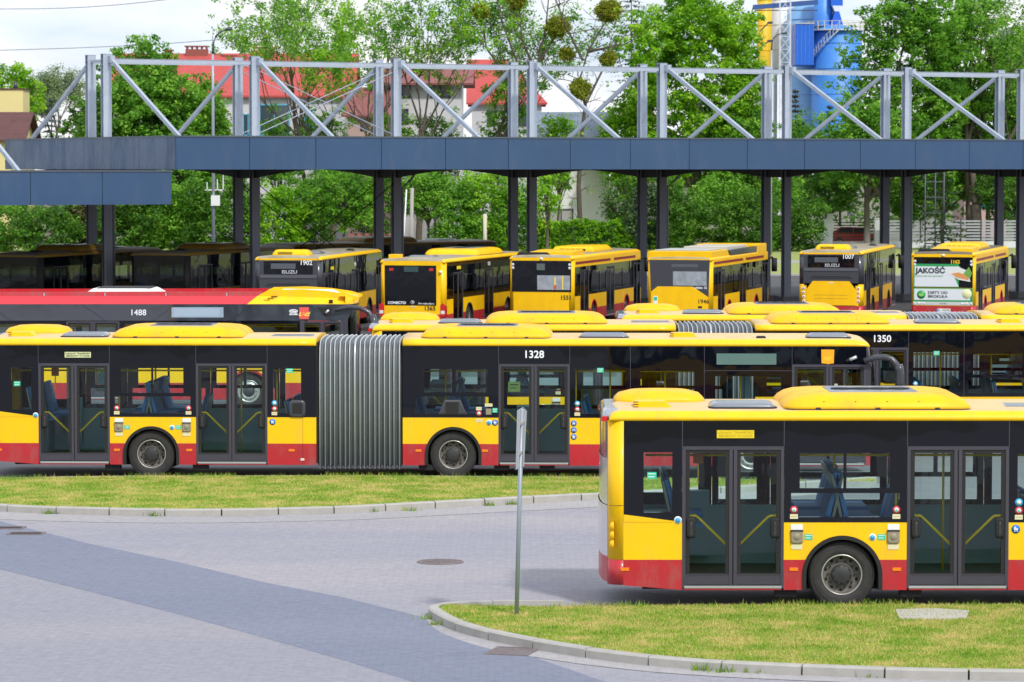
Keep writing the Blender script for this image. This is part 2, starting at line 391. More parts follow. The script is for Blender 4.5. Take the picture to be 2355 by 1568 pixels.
def roof(parent, xs, fs, side=YEL, top=ROOFY, zt=ZT, h=1.0, prof=None, Wd=W):
    P = prof or [(0,0),(0,.05),(.035,.10),(.12,.135),(.4,.16),(1.275,.185)]
    P = P+[(Wd-p[0],p[1]) for p in reversed(P[:-1])]
    mb = MB(); base=0; n=len(P)
    for x,f in zip(xs,fs):
        mb.v += [(x, Wd/2+(p[0]-Wd/2)*(1-.02*(1-f)), zt+p[1]*h*f) for p in P]
    for i in range(len(xs)-1):
        for j in range(n-1):
            k = mb.mi(top if 3<=j<=n-5 else side)
            mb.f.append([i*n+j,i*n+j+1,(i+1)*n+j+1,(i+1)*n+j]); mb.m.append(k); mb.smooth.append(True)
        mb.f.append([i*n+n-1,i*n,(i+1)*n,(i+1)*n+n-1]); mb.m.append(mb.mi(CEIL)); mb.smooth.append(False)
    mb.f.append(list(range(n))); mb.m.append(mb.mi(side)); mb.smooth.append(False)
    mb.f.append([(len(xs)-1)*n+j for j in range(n)]); mb.m.append(mb.mi(side)); mb.smooth.append(False)
    return mb.build('roof', parent)
def seat(parent, x, y, z, d, n=1):
    """d=+1 faces the front"""
    mb = MB()
    for k in range(n):
        yy = y+k*.45
        mb.prism([(x-d*.02,z),(x+d*.42,z+.02),(x+d*.42,z+.07),(x-d*.02,z+.07)],'y',yy,yy+.42,SEAT)
        mb.prism([(x,z+.06),(x+d*.06,z+.08),(x-d*.1,z+.68),(x-d*.15,z+.68)],'y',yy+.01,yy+.41,SEAT)
        mb.prism([(x-d*.01,z),(x-d*.16,z+.66),(x-d*.19,z+.66),(x-d*.05,z-.02)],'y',yy+.0,yy+.42,SEATG)
        mb.box(min(x+d*.1,x+d*.18),max(x+d*.1,x+d*.18),yy+.15,yy+.25,z-.4,z,SEATG)
    return mb.build('seat', parent)
def ac_unit(parent, x0, x1, y0=.17, y1=2.38, z=2.785, h=.215, m=None, name='air_conditioner'):
    m = m or PODY; k_=h/.285; mb = MB()
    dome(mb,x0-.02,x1+.02,y0-.015,y1+.015,z-.03,[(0,0,0),(0,0,.035)],.22,RUB)
    dome(mb,x0,x1,y0,y1,z,[(0,0,0),(.02,.015,.06*k_),(.07,.045,.14*k_),(.15,.1,.21*k_),(.26,.17,.255*k_),(.40,.27,h-.006),(.5,.36,h)],.25,m)
    dome(mb,x0+.7,x1-.7,y0+.45,y1-.45,z+h,[(0,0,0),(.02,.02,.006)],.1,GREYP)
    n=4
    for k in range(n):
        xx = x0+.8+(x1-x0-1.6)*(k+.5)/n; mb.lathe([(.15,0),(.17,.008),(.15,.014),(.0,.012)],(xx,(y0+y1)/2,z+h+.007),'z',RUB,16)
        mb.lathe([(.0,-.006,RUB),(.012,-.006,RUB),(.012,.004,RUB)],(x0+.45+(x1-x0-.9)*(k+.3)/n,y0+.05,z+.14*k_),'y',RUB,8)
    # lid seams, latches and grille slots
    for xx in (x0+.62,x1-.62): mb.box(xx-.004,xx+.004,y0+.028,y0+.036,z+.005,z+.05,RUB)
    for k in range(3):
        xx=x0+.5+(x1-x0-1.0)*k/2; mb.box(xx-.035,xx+.035,y0-.006,y0+.012,z+.005,z+.03,HUB)
    for k in range(7): mb.box(x0+.055+k*.0,x0+.09,y0+.5+k*.2,y0+.6+k*.2,z+.09*k_,z+.105*k_,RUB)
    return mb.build(name, parent)
def hatch(parent, x0, x1, y0, y1, z=2.79, m=GREYP, name='roof_hatch', h=.07):
    mb = MB()
    dome(mb,x0-.03,x1+.03,y0-.03,y1+.03,z-.03,[(0,0,0),(0,0,.045)],.1,RUB)
    dome(mb,x0,x1,y0,y1,z+.015,[(0,0,0),(.0,.0,.015),(.03,.03,h*.7),(.08,.08,h)],.1,m)
    return mb.build(name, parent)
def disc_sticker(parent, x, z, r, m, inner=None, im=None, ys=0, sg=1, sym=None):
    mb = MB()
    mb.lathe([(0,-.006,m),(r,-.006,m),(r,0,m)],(x,ys,z),'y',m,18,sg)
    if inner: mb.lathe([(0,-.009,im),(inner,-.009,im),(inner,-.004,im)],(x,ys,z),'y',im,14,sg)
    if sym=='pram':
        mb.prism([(x-.03,z+.012),(x+.035,z+.012),(x+.02,z-.015),(x-.018,z-.015)],'y',ys-.010,ys-.006,WHITE); mb.prism([(x-.03,z+.015),(x-.005,z+.045),(x,z+.015)],'y',ys-.010,ys-.006,WHITE)
        for q in (-.015,.018): mb.lathe([(0,-.010,WHITE),(.009,-.010,WHITE),(.009,-.004,WHITE)],(x+q,ys,z-.03),'y',WHITE,8)
    if sym=='chair':
        mb.lathe([(.018,-.010,WHITE),(.028,-.010,WHITE),(.028,-.004,WHITE)],(x-.004,ys,z-.012),'y',WHITE,14)
        mb.box(x-.006,x+.004,ys-.011,ys-.006,z-.01,z+.035,WHITE); mb.box(x,x+.03,ys-.011,ys-.006,z-.014,z-.004,WHITE)
    if sym=='bike':
        for q in (-.022,.022): mb.lathe([(.010,-.010,WHITE),(.017,-.010,WHITE),(.017,-.004,WHITE)],(x+q,ys,z-.008),'y',WHITE,12)
        mb.box(x-.02,x+.02,ys-.011,ys-.006,z+.008,z+.014,WHITE)
    if sym=='dash': mb.prism([(x-.6*inner,z),(x-.1*inner,z+.5*inner),(x+.7*inner,z-.4*inner),(x+.2*inner,z-.7*inner)],'y',ys-.013,ys-.009,GREEN if im is WHITE else WHITE)
    return mb.build('sticker', parent)
def rect_sticker(parent, x0, x1, z0, z1, m, lines=0, lm=None, ys=0, sg=1, name='sticker', th=.006):
    mb = MB(); mb.box(x0,x1,ys-sg*th,ys+sg*.0,z0,z1,m)
    for k in range(lines):
        zz = z1-(z1-z0)*(k+.6)/(lines+.3)
        w=(x1-x0); mb.box(x0+w*.1,x1-w*(.1+.12*(k%2)),ys-sg*(th+.002),ys-sg*th,zz-(z1-z0)*.06,zz+(z1-z0)*.06,lm or BTXT)
    return mb.build(name, parent)
def side_lamp(parent, x, z=.56, ys=0, sg=1):
    mb = MB(); mb.box(x-.06,x+.06,ys-sg*.012,ys,z-.024,z+.024,ORANGE); return mb.build('side_light', parent, bevel=.005)
def help_button(parent, x, zc, lbl=True):
    """cream label, grey box with round button, label below"""
    mb = MB(); mb.box(x-.082,x+.082,-.008,0,zc+.075,zc+.155,CREAM if 0 else WHITE); mb.box(x-.075,x+.075,-.008,0,zc-.2,zc-.12,CREAM)
    rings=[[(p[0],-yy,p[1]) for p in rrect(x-.085+q,x+.085-q,zc-.115+q,zc+.07-q,0,.03,3)] for q,yy in ((0,0),(0,.025),(.015,.035))]
    mb.loft(rings, mat('button_box',(.28,.24,.17),.5)); mb.box(x-.088,x+.088,-.04,0,zc+.055,zc+.072,RUB)
    mb.lathe([(0,-.046),(.04,-.046),(.05,-.036)],(x,0,zc-.02),'y',mat('button_box',(.28,.24,.17)),14)
    return mb.build('ramp_button', parent)

def interior(parent, x0, x1, seats, poles, housings, Wd=W, ceil=2.56, fl=.36):
    mb = MB()
    mb.box(x0,x1,.82,Wd-.82,fl-.04,fl,FLOORI)
    hs_=sorted(housings); cur=x0
    for hx,hw,hz in hs_+[(x1+9,9,0)]:
        e=min(hx-hw,x1)
        if e>cur:
            mb.box(cur,e,.07,.82,fl-.04,fl,FLOORI); mb.box(cur,e,Wd-.82,Wd-.07,fl-.04,fl,FLOORI)
        cur=hx+hw
    mb.box(x0,x1,.06,.5,ceil-.14,ceil-.1,CEIL); mb.box(x0,x1,Wd-.5,Wd-.06,ceil-.14,ceil-.1,CEIL)
    for hx,hw,hz in housings:
        for ya,yb,yi in ((.08,.8,.78),(Wd-.8,Wd-.08,Wd-.8)):
            mb.box(hx-hw,hx+hw,ya,yb,hz+.22,hz+.26,INT); mb.box(hx-hw,hx+hw,yi,yi+.02,fl,hz+.22,INT)
            mb.box(hx-hw,hx-hw+.02,ya,yb,fl,hz+.22,INT); mb.box(hx+hw-.02,hx+hw,ya,yb,fl,hz+.22,INT)
    mb.box(x0,x1,Wd-.09,Wd-.05,fl,1.22,INT)
    o = mb.build('interior', parent)
    for s in seats: seat(parent, *s)
    for px,py in poles:
        p = MB(); p.tube([(px,py,fl),(px,py,ceil-.1)],.018,POLE,8); p.build('handrail', parent)
    h = MB()
    for yy in (.75,Wd-.75):
        h.tube([(x0+.3,yy,2.1),(x1-.3,yy,2.1)],.020,POLE,6)
        k=x0+.7
        while k < x1-.6: h.tube([(k,yy,2.1),(k,yy,ceil-.12)],.012,POLE,5); k+=1.3
    h.build('handrail', parent)
def rear_corner(mb, sgn, z0, z1, m, r=.22, n=6, b=.0, Wd=W):
    """rounded vertical corner; sgn +1 at y=0, -1 at y=W"""
    rings=[]
    for z in (z0,z1):
        pts=[]
        for k in range(n+1):
            a=R(90*k/n); x=r-r*math.sin(a); y=(.2-.2*math.cos(a))
            pts.append((x, y if sgn>0 else Wd-y, z))
        pts += [(.06,.2 if sgn>0 else Wd-.2,z)]+[(x+.05,(y+.05 if y<.15 else y) if sgn>0 else Wd-(y+.05 if y<.15 else y),z) for x,y in [(r-r*math.sin(R(90*k/n)),.2-.2*math.cos(R(90*k/n))) for k in range(n-1,-1,-1)]]
        rings.append(pts)
    mb.loft(rings, m)

# ---- the articulated city bus (yellow over red, black window band)
def articulated_bus():
    t = empty('articulated_bus')
    b = MB()
    A = 3.28; Bx = 9.29; Cx = 15.19
    solid = [(1.04,2.46),(4.18,5.60),(10.19,11.60),(15.99,17.45)]
    lower_panels(b,.22,1.04,0,1,zw=1.225,zwl=1.33,zsl=.335)
    lower_panels(b,2.46,4.18,0,1,wheel=A)
    lower_panels(b,5.60,6.30,0,1); lower_panels(b,6.305,6.57,0,1)
    lower_panels(b,8.29,10.19,0,1,wheel=Bx)
    lower_panels(b,11.60,14.20,0,1); lower_panels(b,14.2,15.99,0,1,wheel=Cx)
    lower_panels(b,.22,2.4,W,-1); lower_panels(b,2.4,4.2,W,-1,wheel=A); lower_panels(b,4.2,6.57,W,-1)
    lower_panels(b,8.29,10.2,W,-1,wheel=Bx); lower_panels(b,10.2,14.2,W,-1); lower_panels(b,14.2,16.2,W,-1,wheel=Cx); lower_panels(b,16.2,17.45,W,-1)
    for xa,xb in solid:
        b.box(xa+.004,xb-.004,-.004,.035,2.275,ZT,BLK)
        b.box(xa,xb,-.008,-.002,2.272,2.285,FRAME)
    for x in (1.04,2.46,4.18,5.60,10.19,11.60,12.80,14.26,15.99):
        b.box(x-.005,x+.005,-.007,.03,(1.22 if x in (12.8,14.26) else 2.28),ZT,FRAME)
    b.box(14.27,15.98,-.006,.03,2.155,2.165,FRAME)
    b.box(6.30,6.305,-.002,.03,.3,1.2,RUB)
    for x,y in ((A,0),(Bx,0),(Cx,0)): arch_liner(b,x,0,1); arch_liner(b,x,W,-1)
    for sg in (1,-1):
        rear_corner(b,sg,.695,2.64,YEL,b=0); rear_corner(b,sg,.34,.693,RED)
    b.box(.02,.22,0.0,.002,1.452,1.458,RUB)
    # underside
    b.box(.5,6.5,.36,W-.36,.24,.3,RUB); b.box(8.3,17.3,.36,W-.36,.24,.3,RUB)
    b.box(6.5,6.6,.05,W-.05,.3,2.7,RUB); b.box(8.27,8.33,.05,W-.05,.3,2.7,RUB)
    for x in (2.35,4.1,8.6,10.1,11.0,14.3): b.box(x,x+.3,.08,.3,.17,.27,RUB)
    for x in (2.46,4.18,8.29,10.19): pass
    b.build('body', t)
    # rear face: pale wrap, silver head, red bumper
    r = MB(); WR = mat('pale_wrap',(.62,.60,.64),.2,coat=.6,noise=(2.2,(.60,.40,.48),.7)); SV = mat('silver_grille',(.42,.45,.52),.12,metal=.6,coat=.5)
    def strip(z0,z1,m,bul=.06):
        rings=[[(-bul*math.sin(math.pi*min(1,k/8))**.5 if 0<k<8 else .0, .19+(W-.38)*k/8, z) for k in range(9)] for z in (z0,z1)]
        r.loft(rings,m,cap=False,close=False)
    strip(.36,.72,RED,.09); strip(.72,1.44,WR,.1); strip(1.45,2.1,WR,.085); strip(2.1,2.62,SV,.075)
    r.build('rear_panel', t)
    s = MB(); s.loft([[(p[0],p[1],p[2]) for p in rrect(-.08+i,.34-i*2,.22+i,W-.22-i,2.66+h,.1)] for i,h in ((0,0),(.01,.05),(.03,.1),(.07,.135))],SV)
    for yy in (.2,W-.3): s.box(-.085,-.0,yy,yy+.08,2.62,2.69,LAMPR)
    s.build('rear_cowl', t)
    for z in (1.16,1.035,.91):
        for yy in (.035,W-.035):
            m = MB(); m.lathe([(.066*math.sin(a),-.06*math.cos(a)) for a in [R(10*k) for k in range(1,10)]],(.085,yy,z),'x',YEL,16); m.build('tail_lamp', t)
    # side windows
    window(t,.22,1.04,[(.28,.14,1.36,2.2)],0,1,z0=1.225,slant=.105)
    w2 = [(.10,.11,1.295,1.63),(.22,-.83,1.70,2.19),(.87,.25,1.70,2.19)]
    window(t,2.46,4.18,w2,0,1)
    window(t,5.60,6.57,[(.12,.3,1.30,2.18)],0,1)
    window(t,8.29,10.19,[(.25,.2,1.30,1.64),(.42,-.98,1.72,2.18),(1.05,.22,1.72,2.18)],0,1)
    window(t,11.60,12.80,[(.1,.1,1.3,2.19)],0,1); window(t,12.80,14.26,[(.1,.12,1.3,1.63),(.2,.2,1.7,2.15)],0,1)
    window(t,14.26,15.99,[(.22,.22,1.5,2.05)],0,1)
    for xa,xb,hs in ((.22,1.6,[(.3,.2,1.4,2.1)]),(1.6,2.46,[(.1,.2,1.3,1.63),(.2,.25,1.7,2.19)]),(2.46,4.18,w2),(4.18,5.6,[(.05,.1,1.3,1.63),(.12,-.68,1.7,2.19),(.74,.16,1.7,2.19)]),(5.6,6.57,[(.12,.3,1.30,2.18)]),
        (8.29,10.19,[(.25,.2,1.30,1.64),(.42,-.98,1.72,2.18),(1.05,.22,1.72,2.18)]),(10.19,11.7,[(.1,.1,1.3,1.63),(.15,.15,1.7,2.18)]),(11.7,13.2,[(.1,.1,1.3,1.63),(.15,.15,1.7,2.18)]),(13.2,14.8,[(.1,.1,1.3,1.63),(.15,.15,1.7,2.18)]),(14.8,16.2,[(.1,.1,1.3,2.18)]),(16.2,17.45,[(.1,.1,1.3,2.18)])):
        window(t,xa,xb,hs,W,-1)
    for i,(xa,xb) in enumerate(solid): door(t,xa,xb,0,1,rails=True)
    # wheels
    for x,dv in ((A,1),(Bx,1),(Cx,0)):
        wheel(t,x,0,1,dv); wheel(t,x,W,-1,dv)
    roof(t,[.02,.06,.16,6.2,6.57],[.35,.75,1,1,1]); roof(t,[8.29,8.6,17.0,17.25,17.42,17.5,17.53],[1,1,1,.93,.72,.4,.02])
    # bellows
    n=17; x0,x1=6.60,8.27; bl=MB(); prof=[]
    cs=[(0,.2),(0,2.2),(.02,2.45),(.08,2.62),(.2,2.72),(.5,2.76),(1.275,2.775)]; cs=cs+[(W-p[0],p[1]) for p in reversed(cs[:-1])]
    def ring(x,inn,w=0.0): return [(x, W/2+(p[0]-W/2)*(1-inn*.8), 1.45+(p[1]-1.45)*(1-inn)) for p in cs]
    rr=[]
    for k in range(n*4+1):
        ph=k/4; q=ph%1; xx=x0+(x1-x0)*k/(n*4)+.008*math.sin(k*2.1); rr.append(ring(xx,.06*(.5+.5*math.cos(2*math.pi*q))+.002))
    bl.loft(rr,BELL)
    for k in range(n):
        xx=x0+(x1-x0)*(k+.5)/n+.008*math.sin((4*k+2)*2.1); w=.007 if k!=7 else .02
        bl.loft([ring(xx-w,.0),ring(xx,-.010),ring(xx+w,.0)],BELLR if k!=7 else ALU)
    bl.build('bellows', t)
    # front end
    f = MB()
    def plan(z,dx): return [(17.45,0,z),(17.53+dx*.7,.03,z),(17.60+dx,.14,z),(17.66+dx,.5,z),(17.68+dx,W/2,z),(17.66+dx,W-.5,z),(17.60+dx,W-.14,z),(17.53+dx*.7,W-.03,z),(17.45,W,z)]
    rg=[plan(.28,0),plan(.68,.02),plan(.70,.02),plan(1.15,.02)]; f.loft(rg,YEL,cap=False,close=False,mats=[RED,RED,YEL,YEL])
    f.loft([plan(2.25,-.02),plan(2.45,-.06),plan(2.64,-.10)],BLK,cap=False,close=False)
    for yy in (0,W): f.prism([(17.44,1.15),(17.56,1.15),(17.54,2.3),(17.44,2.3)],'y',yy-(.002 if yy==0 else -.002),yy+(.04 if yy==0 else -.04),DGREY)
    for yy in (.35,W-.35): f.lathe([(0,.06,LAMPW),(.1,.05,LAMPW),(.12,.0,LAMPW)],(17.62,yy,.62),'x',LAMPW,18)
    f.build('front_panel', t)
    wd = MB(); wd.loft([plan(1.15,.02),plan(1.7,.015),plan(2.25,-.02)],GLD,cap=False,close=False); wd.build('windscreen', t)
    yy=-.1; s=-1; m=MB()
    m.tube([(17.40,yy,2.36),(17.62,yy+.02*s,2.43),(17.80,yy+.05*s,2.44),(17.94,yy+.07*s,2.40),(18.03,yy+.09*s,2.30),(18.08,yy+.1*s,2.15),(18.09,yy+.1*s,1.92)],.06,DGREY,10)
    m.tube([(18.06,yy+.1*s,2.28),(18.09,yy+.1*s,2.2),(18.10,yy+.1*s,2.08),(18.10,yy+.1*s,1.94),(18.095,yy+.1*s,1.87)],.09,DGREY,12); m.build('mirror', t)
    m=MB(); m.tube([(17.45,W+.02,1.9),(17.6,W+.12,1.92),(17.66,W+.18,1.85)],.035,DGREY,8); m.tube([(17.66,W+.2,1.9),(17.67,W+.2,1.45)],.09,DGREY,10); m.build('mirror', t)
    m = MB(); m.tube([(17.12,-.05,2.38),(17.26,-.05,2.44)],.035,ALU,10); m.tube([(17.05,-.03,2.35),(17.14,-.04,2.39)],.03,RUB,8); m.build('camera_pod', t)
    # roof furniture
    ac_unit(t,2.45,5.12); ac_unit(t,8.62,11.24)
    d=MB(); dome(d,.12,1.44,1.15,2.2,2.80,[(0,0,0),(.02,.02,.06),(.08,.05,.12),(.25,.12,.165),(.45,.25,.175)],.3,PODY); dome(d,.1,1.46,1.13,2.22,2.78,[(0,0,0),(0,0,.03)],.3,GREYP); d.build('roof_cowl', t)
    for xo in (.38,13.6):
        d=MB(); P=[(xo,2.79),(xo+.54,2.79),(xo+.43,2.885),(xo+.04,2.885),(xo,2.87)]; d.prism(P,'y',.42,.82,YEL); d.box(xo-.01,xo+.6,.4,.84,2.77,2.795,RUB)
        for k in range(3): d.box(xo-.012,xo+.06,.415,.419,2.80+.035*k,2.812+.035*k,RUB)
        d.build('roof_vent', t, bevel=.012)
    hatch(t,1.45,2.36,.3,1.0); hatch(t,11.8,12.75,.3,1.0); hatch(t,16.3,17.15,.3,1.0)
    h=MB(); dome(h,5.6,6.5,.5,1.2,2.80,[(0,0,0),(.05,.05,.02)],.08,GREYP); h.build('roof_hatch', t)
    h=MB(); dome(h,15.28,15.5,.25,.45,2.78,[(0,0,0),(.03,.03,.05)],.05,RUB); h.build('roof_sensor', t)
    # dressing of the near side
    for x in (2.60,4.04,6.08,8.6,9.9+.02): side_lamp(t,x)
    side_lamp(t,.24,.56)
    for x in (2.64,3.99): help_button(t,x,1.04)
    rect_sticker(t,2.75,2.86,.975,1.055,GREEN,2,WHITE); rect_sticker(t,3.77,3.88,.975,1.055,GREEN,2,WHITE)
    disc_sticker(t,3.70,1.01,.052,WHITE,.035,CYAN); disc_sticker(t,.98,1.25,.055,WHITE,.038,CYAN)
    rect_sticker(t,.55,.68,1.83,1.925,GREEN,2,WHITE,ys=-.004)
    for x in (2.60,4.03): disc_sticker(t,x,1.395,.055,REDS,.032,WHITE,ys=-.004,sym='dash')
    for x in (2.60,4.03): rect_sticker(t,x-.055,x+.055,1.27,1.335,CREAM,1,mat('faint_print',(.4,.36,.24)),ys=-.004)
    disc_sticker(t,5.74,1.50,.055,CYAN,.03,WHITE,ys=-.004); disc_sticker(t,5.74,1.385,.055,REDS,.032,WHITE,ys=-.004,sym='dash'); rect_sticker(t,5.685,5.795,1.26,1.325,CREAM,1,MATS['faint_print'],ys=-.004)
    disc_sticker(t,5.70,1.125,.062,BLUE,.050,BLUE,sym='pram'); rect_sticker(t,5.98,6.11,2.1,2.19,GREEN,2,WHITE,ys=-.004); rect_sticker(t,6.26,6.33,.36,.4,WHITE,1,CYAN)
    c=MB(); rings=[[(p[0],-yy,p[1]) for p in rrect(6.03+q,6.36-q,1.225+q,1.56-q,0,.07,4)] for q,yy in ((0,0),(0,.03),(.03,.045))]; c.loft(rings,DGREY); c.box(6.1,6.3,-.05,-.04,1.29,1.5,RUB); c.build('filler_flap', t)
    c=MB(); c.loft([[(p[0],-yy,p[1]) for p in [(9.0+q,1.28+q),(9.56-q,1.28+q),(9.44-q,1.57-q),(9.12+q,1.57-q)]] for q,yy in ((0,0),(0,.03),(.03,.045))],DGREY,sm=False); c.box(9.14,9.4,-.05,-.04,1.3,1.53,RUB); c.build('filler_flap', t)
    disc_sticker(t,9.80,1.30,.055,REDS,.032,WHITE,ys=-.004,sym='dash'); rect_sticker(t,9.745,9.855,1.365,1.43,CREAM,1,MATS['faint_print'],ys=-.004)
    rect_sticker(t,9.92,10.07,1.44,1.5,CREAM,1,MATS['faint_print'],ys=-.004); rect_sticker(t,9.94,10.05,1.28,1.4,mat('button_box',(.28,.24,.17)),0,ys=-.004,name='ramp_button'); rect_sticker(t,10.07,10.17,1.32,1.41,GREEN,2,WHITE,ys=-.004)
    rect_sticker(t,9.74,9.87,1.13,1.19,CREAM,1,MATS['faint_print']); disc_sticker(t,10.0,1.12,.058,WHITE,.042,CYAN); disc_sticker(t,10.12,1.12,.062,BLUE,.05,BLUE,sym='pram')
    disc_sticker(t,11.75,1.50,.055,CYAN,.03,WHITE,ys=-.004); disc_sticker(t,11.75,1.385,.055,REDS,.032,WHITE,ys=-.004,sym='dash'); rect_sticker(t,11.695,11.805,1.26,1.325,CREAM,1,MATS['faint_print'],ys=-.004)
    for z,s in ((1.11,'chair'),(.975,'bike'),(.84,'pram')): disc_sticker(t,11.68,z,.06,BLUE,.05,BLUE,sym=s)
    rect_sticker(t,12.14,12.27,2.12,2.21,GREEN,2,WHITE,ys=-.004)
    ds=MB(); ds.box(14.5,15.68,-.009,-.004,2.28,2.5,mat('display_glass',(.11,.19,.17),.06,coat=.6,bump=(1,.15))); ds.build('destination_display', t)
    sh=MB(); sh.prism([(16.57,2.31),(16.68,2.30),(16.70,2.285),(16.72,2.30),(16.81,2.31),(16.82,2.58),(16.565,2.58)],'y',-.010,-.004,mat('crest_orange',(.95,.38,.01),.4)); sh.prism([(16.62,2.38),(16.70,2.36),(16.76,2.39),(16.77,2.44),(16.62,2.43)],'y',-.012,-.010,mat('crest_gold',(.95,.5,.02),.4)); sh.build('crest', t)
    nt_=MB(); nt_.box(10.38,10.62,.04,.044,1.73,1.93,mat('paper_notice',(.45,.62,.2),.6)); nt_.box(10.42,10.58,.036,.04,1.86,1.88,BTXT); nt_.box(10.42,10.55,.036,.04,1.80,1.815,BTXT); nt_.build('notice', t)
    # inside
    st=[]
    for x,d,z in ((.95,1,1.12),(3.12,-1,1.22),(3.32,1,1.22),(4.02,-1,.86),(6.1,1,.86),(8.6,1,.86),(9.2,-1,1.2),(9.42,1,1.2),(12.0,1,.86),(12.9,1,.86),(13.6,1,.86),(14.5,1,.95)):
        if x not in (4.02,): st.append((x,.14,z,d,1 if x<1 else 2))
        st.append((x+.05,1.52,z,d,2))
    interior(t,.25,6.5,[s for s in st if s[0]<6.3],[(2.55,.7),(3.25,.95),(4.1,.7),(4.9,1.7),(5.72,.75),(6.3,.9)],[(3.28,.75,.82),(.6,.35,.9)])
    interior(t,8.35,17.3,[s for s in st if s[0]>8],[(9.1,.9),(10.1,.8),(11.72,.7),(12.4,.9),(13.5,.8),(15.0,.7),(15.9,.8)],[(9.29,.75,.82),(15.19,.6,.8)])
    k=MB(); k.box(1.25,1.55,2.2,2.42,.5,1.45,INT); k.box(1.22,1.36,.5,.56,2.0,2.2,mat('orange_box',(.5,.12,.03),.5)); k.box(1.28,1.30,.52,.54,1.72,2.0,POLE); k.build('interior_fitting', t)
    bk=MB(); bk.box(15.1,15.2,.9,2.4,.4,2.3,INT); bk.box(10.5,10.9,1.9,2.4,.4,1.3,INT); bk.build('driver_partition', t)
    return t
def number_side(t, s, x=10.89, z=2.47, size=.205, m=None):
    return text_mesh(s,size,m or STXT,'fleet_number',t,(x,-.008,z),SIDE,bold=.0035)
def line_sign(t, m, x=2.0, dark=None):
    sgn = rect_sticker(t,x-.30,x+.22,2.40,2.51,m,0,ys=-.004,name='notice_plate')
    o=text_mesh('LOKALNY TRANSPORT\nZBIOROWY W ŁODZI',.048,dark or BTXT,'lettering',sgn,(x-.04,-.0115,2.455),SIDE,bold=.001)
    o.data  # two lines of small print
    return sgn
def oriented(P, deg): return P, R(deg)
bus = articulated_bus()
bus1350 = copy_tree(bus); busC = copy_tree(bus); busN = copy_tree(bus)
Y1 = 67.2; rz = R(-1.6)
# anchor: rear-axle point of the 1328 bus
def place(o, u, xa, Y, rz=0.0):
    X = xat(u, Y); o.rotation_euler = (0,0,rz); o.location = (X-xa*math.cos(rz), Y-xa*math.sin(rz), 0)
place(bus, 346, 3.28, 67.25, rz); tag(bus,'long yellow and red articulated bus numbered 1328, side-on behind the far grass strip','bus','buses parked side-on in rows')
number_side(bus,'1328'); line_sign(bus, PSIGN, 1.87)
place(busN, 1939, 3.28, 47.2, 0); tag(busN,'nearest yellow and red bus, cut off by the right edge, beside the near grass island','bus','buses parked side-on in rows')
line_sign(busN, YSIGN, 1.82, mat('sign_print',(.5,.36,.01)))
place(bus1350, 1645, 7.43, 73.2, 0); tag(bus1350,'yellow articulated bus numbered 1350, right behind the front end of bus 1328','bus','buses parked side-on in rows')
number_side(bus1350,'1350', 11.02)
place(busC, 2170, 7.43, 78.0, 0); tag(busC,'farthest side-on yellow articulated bus, only its roof showing above bus 1350','bus','buses parked side-on in rows')
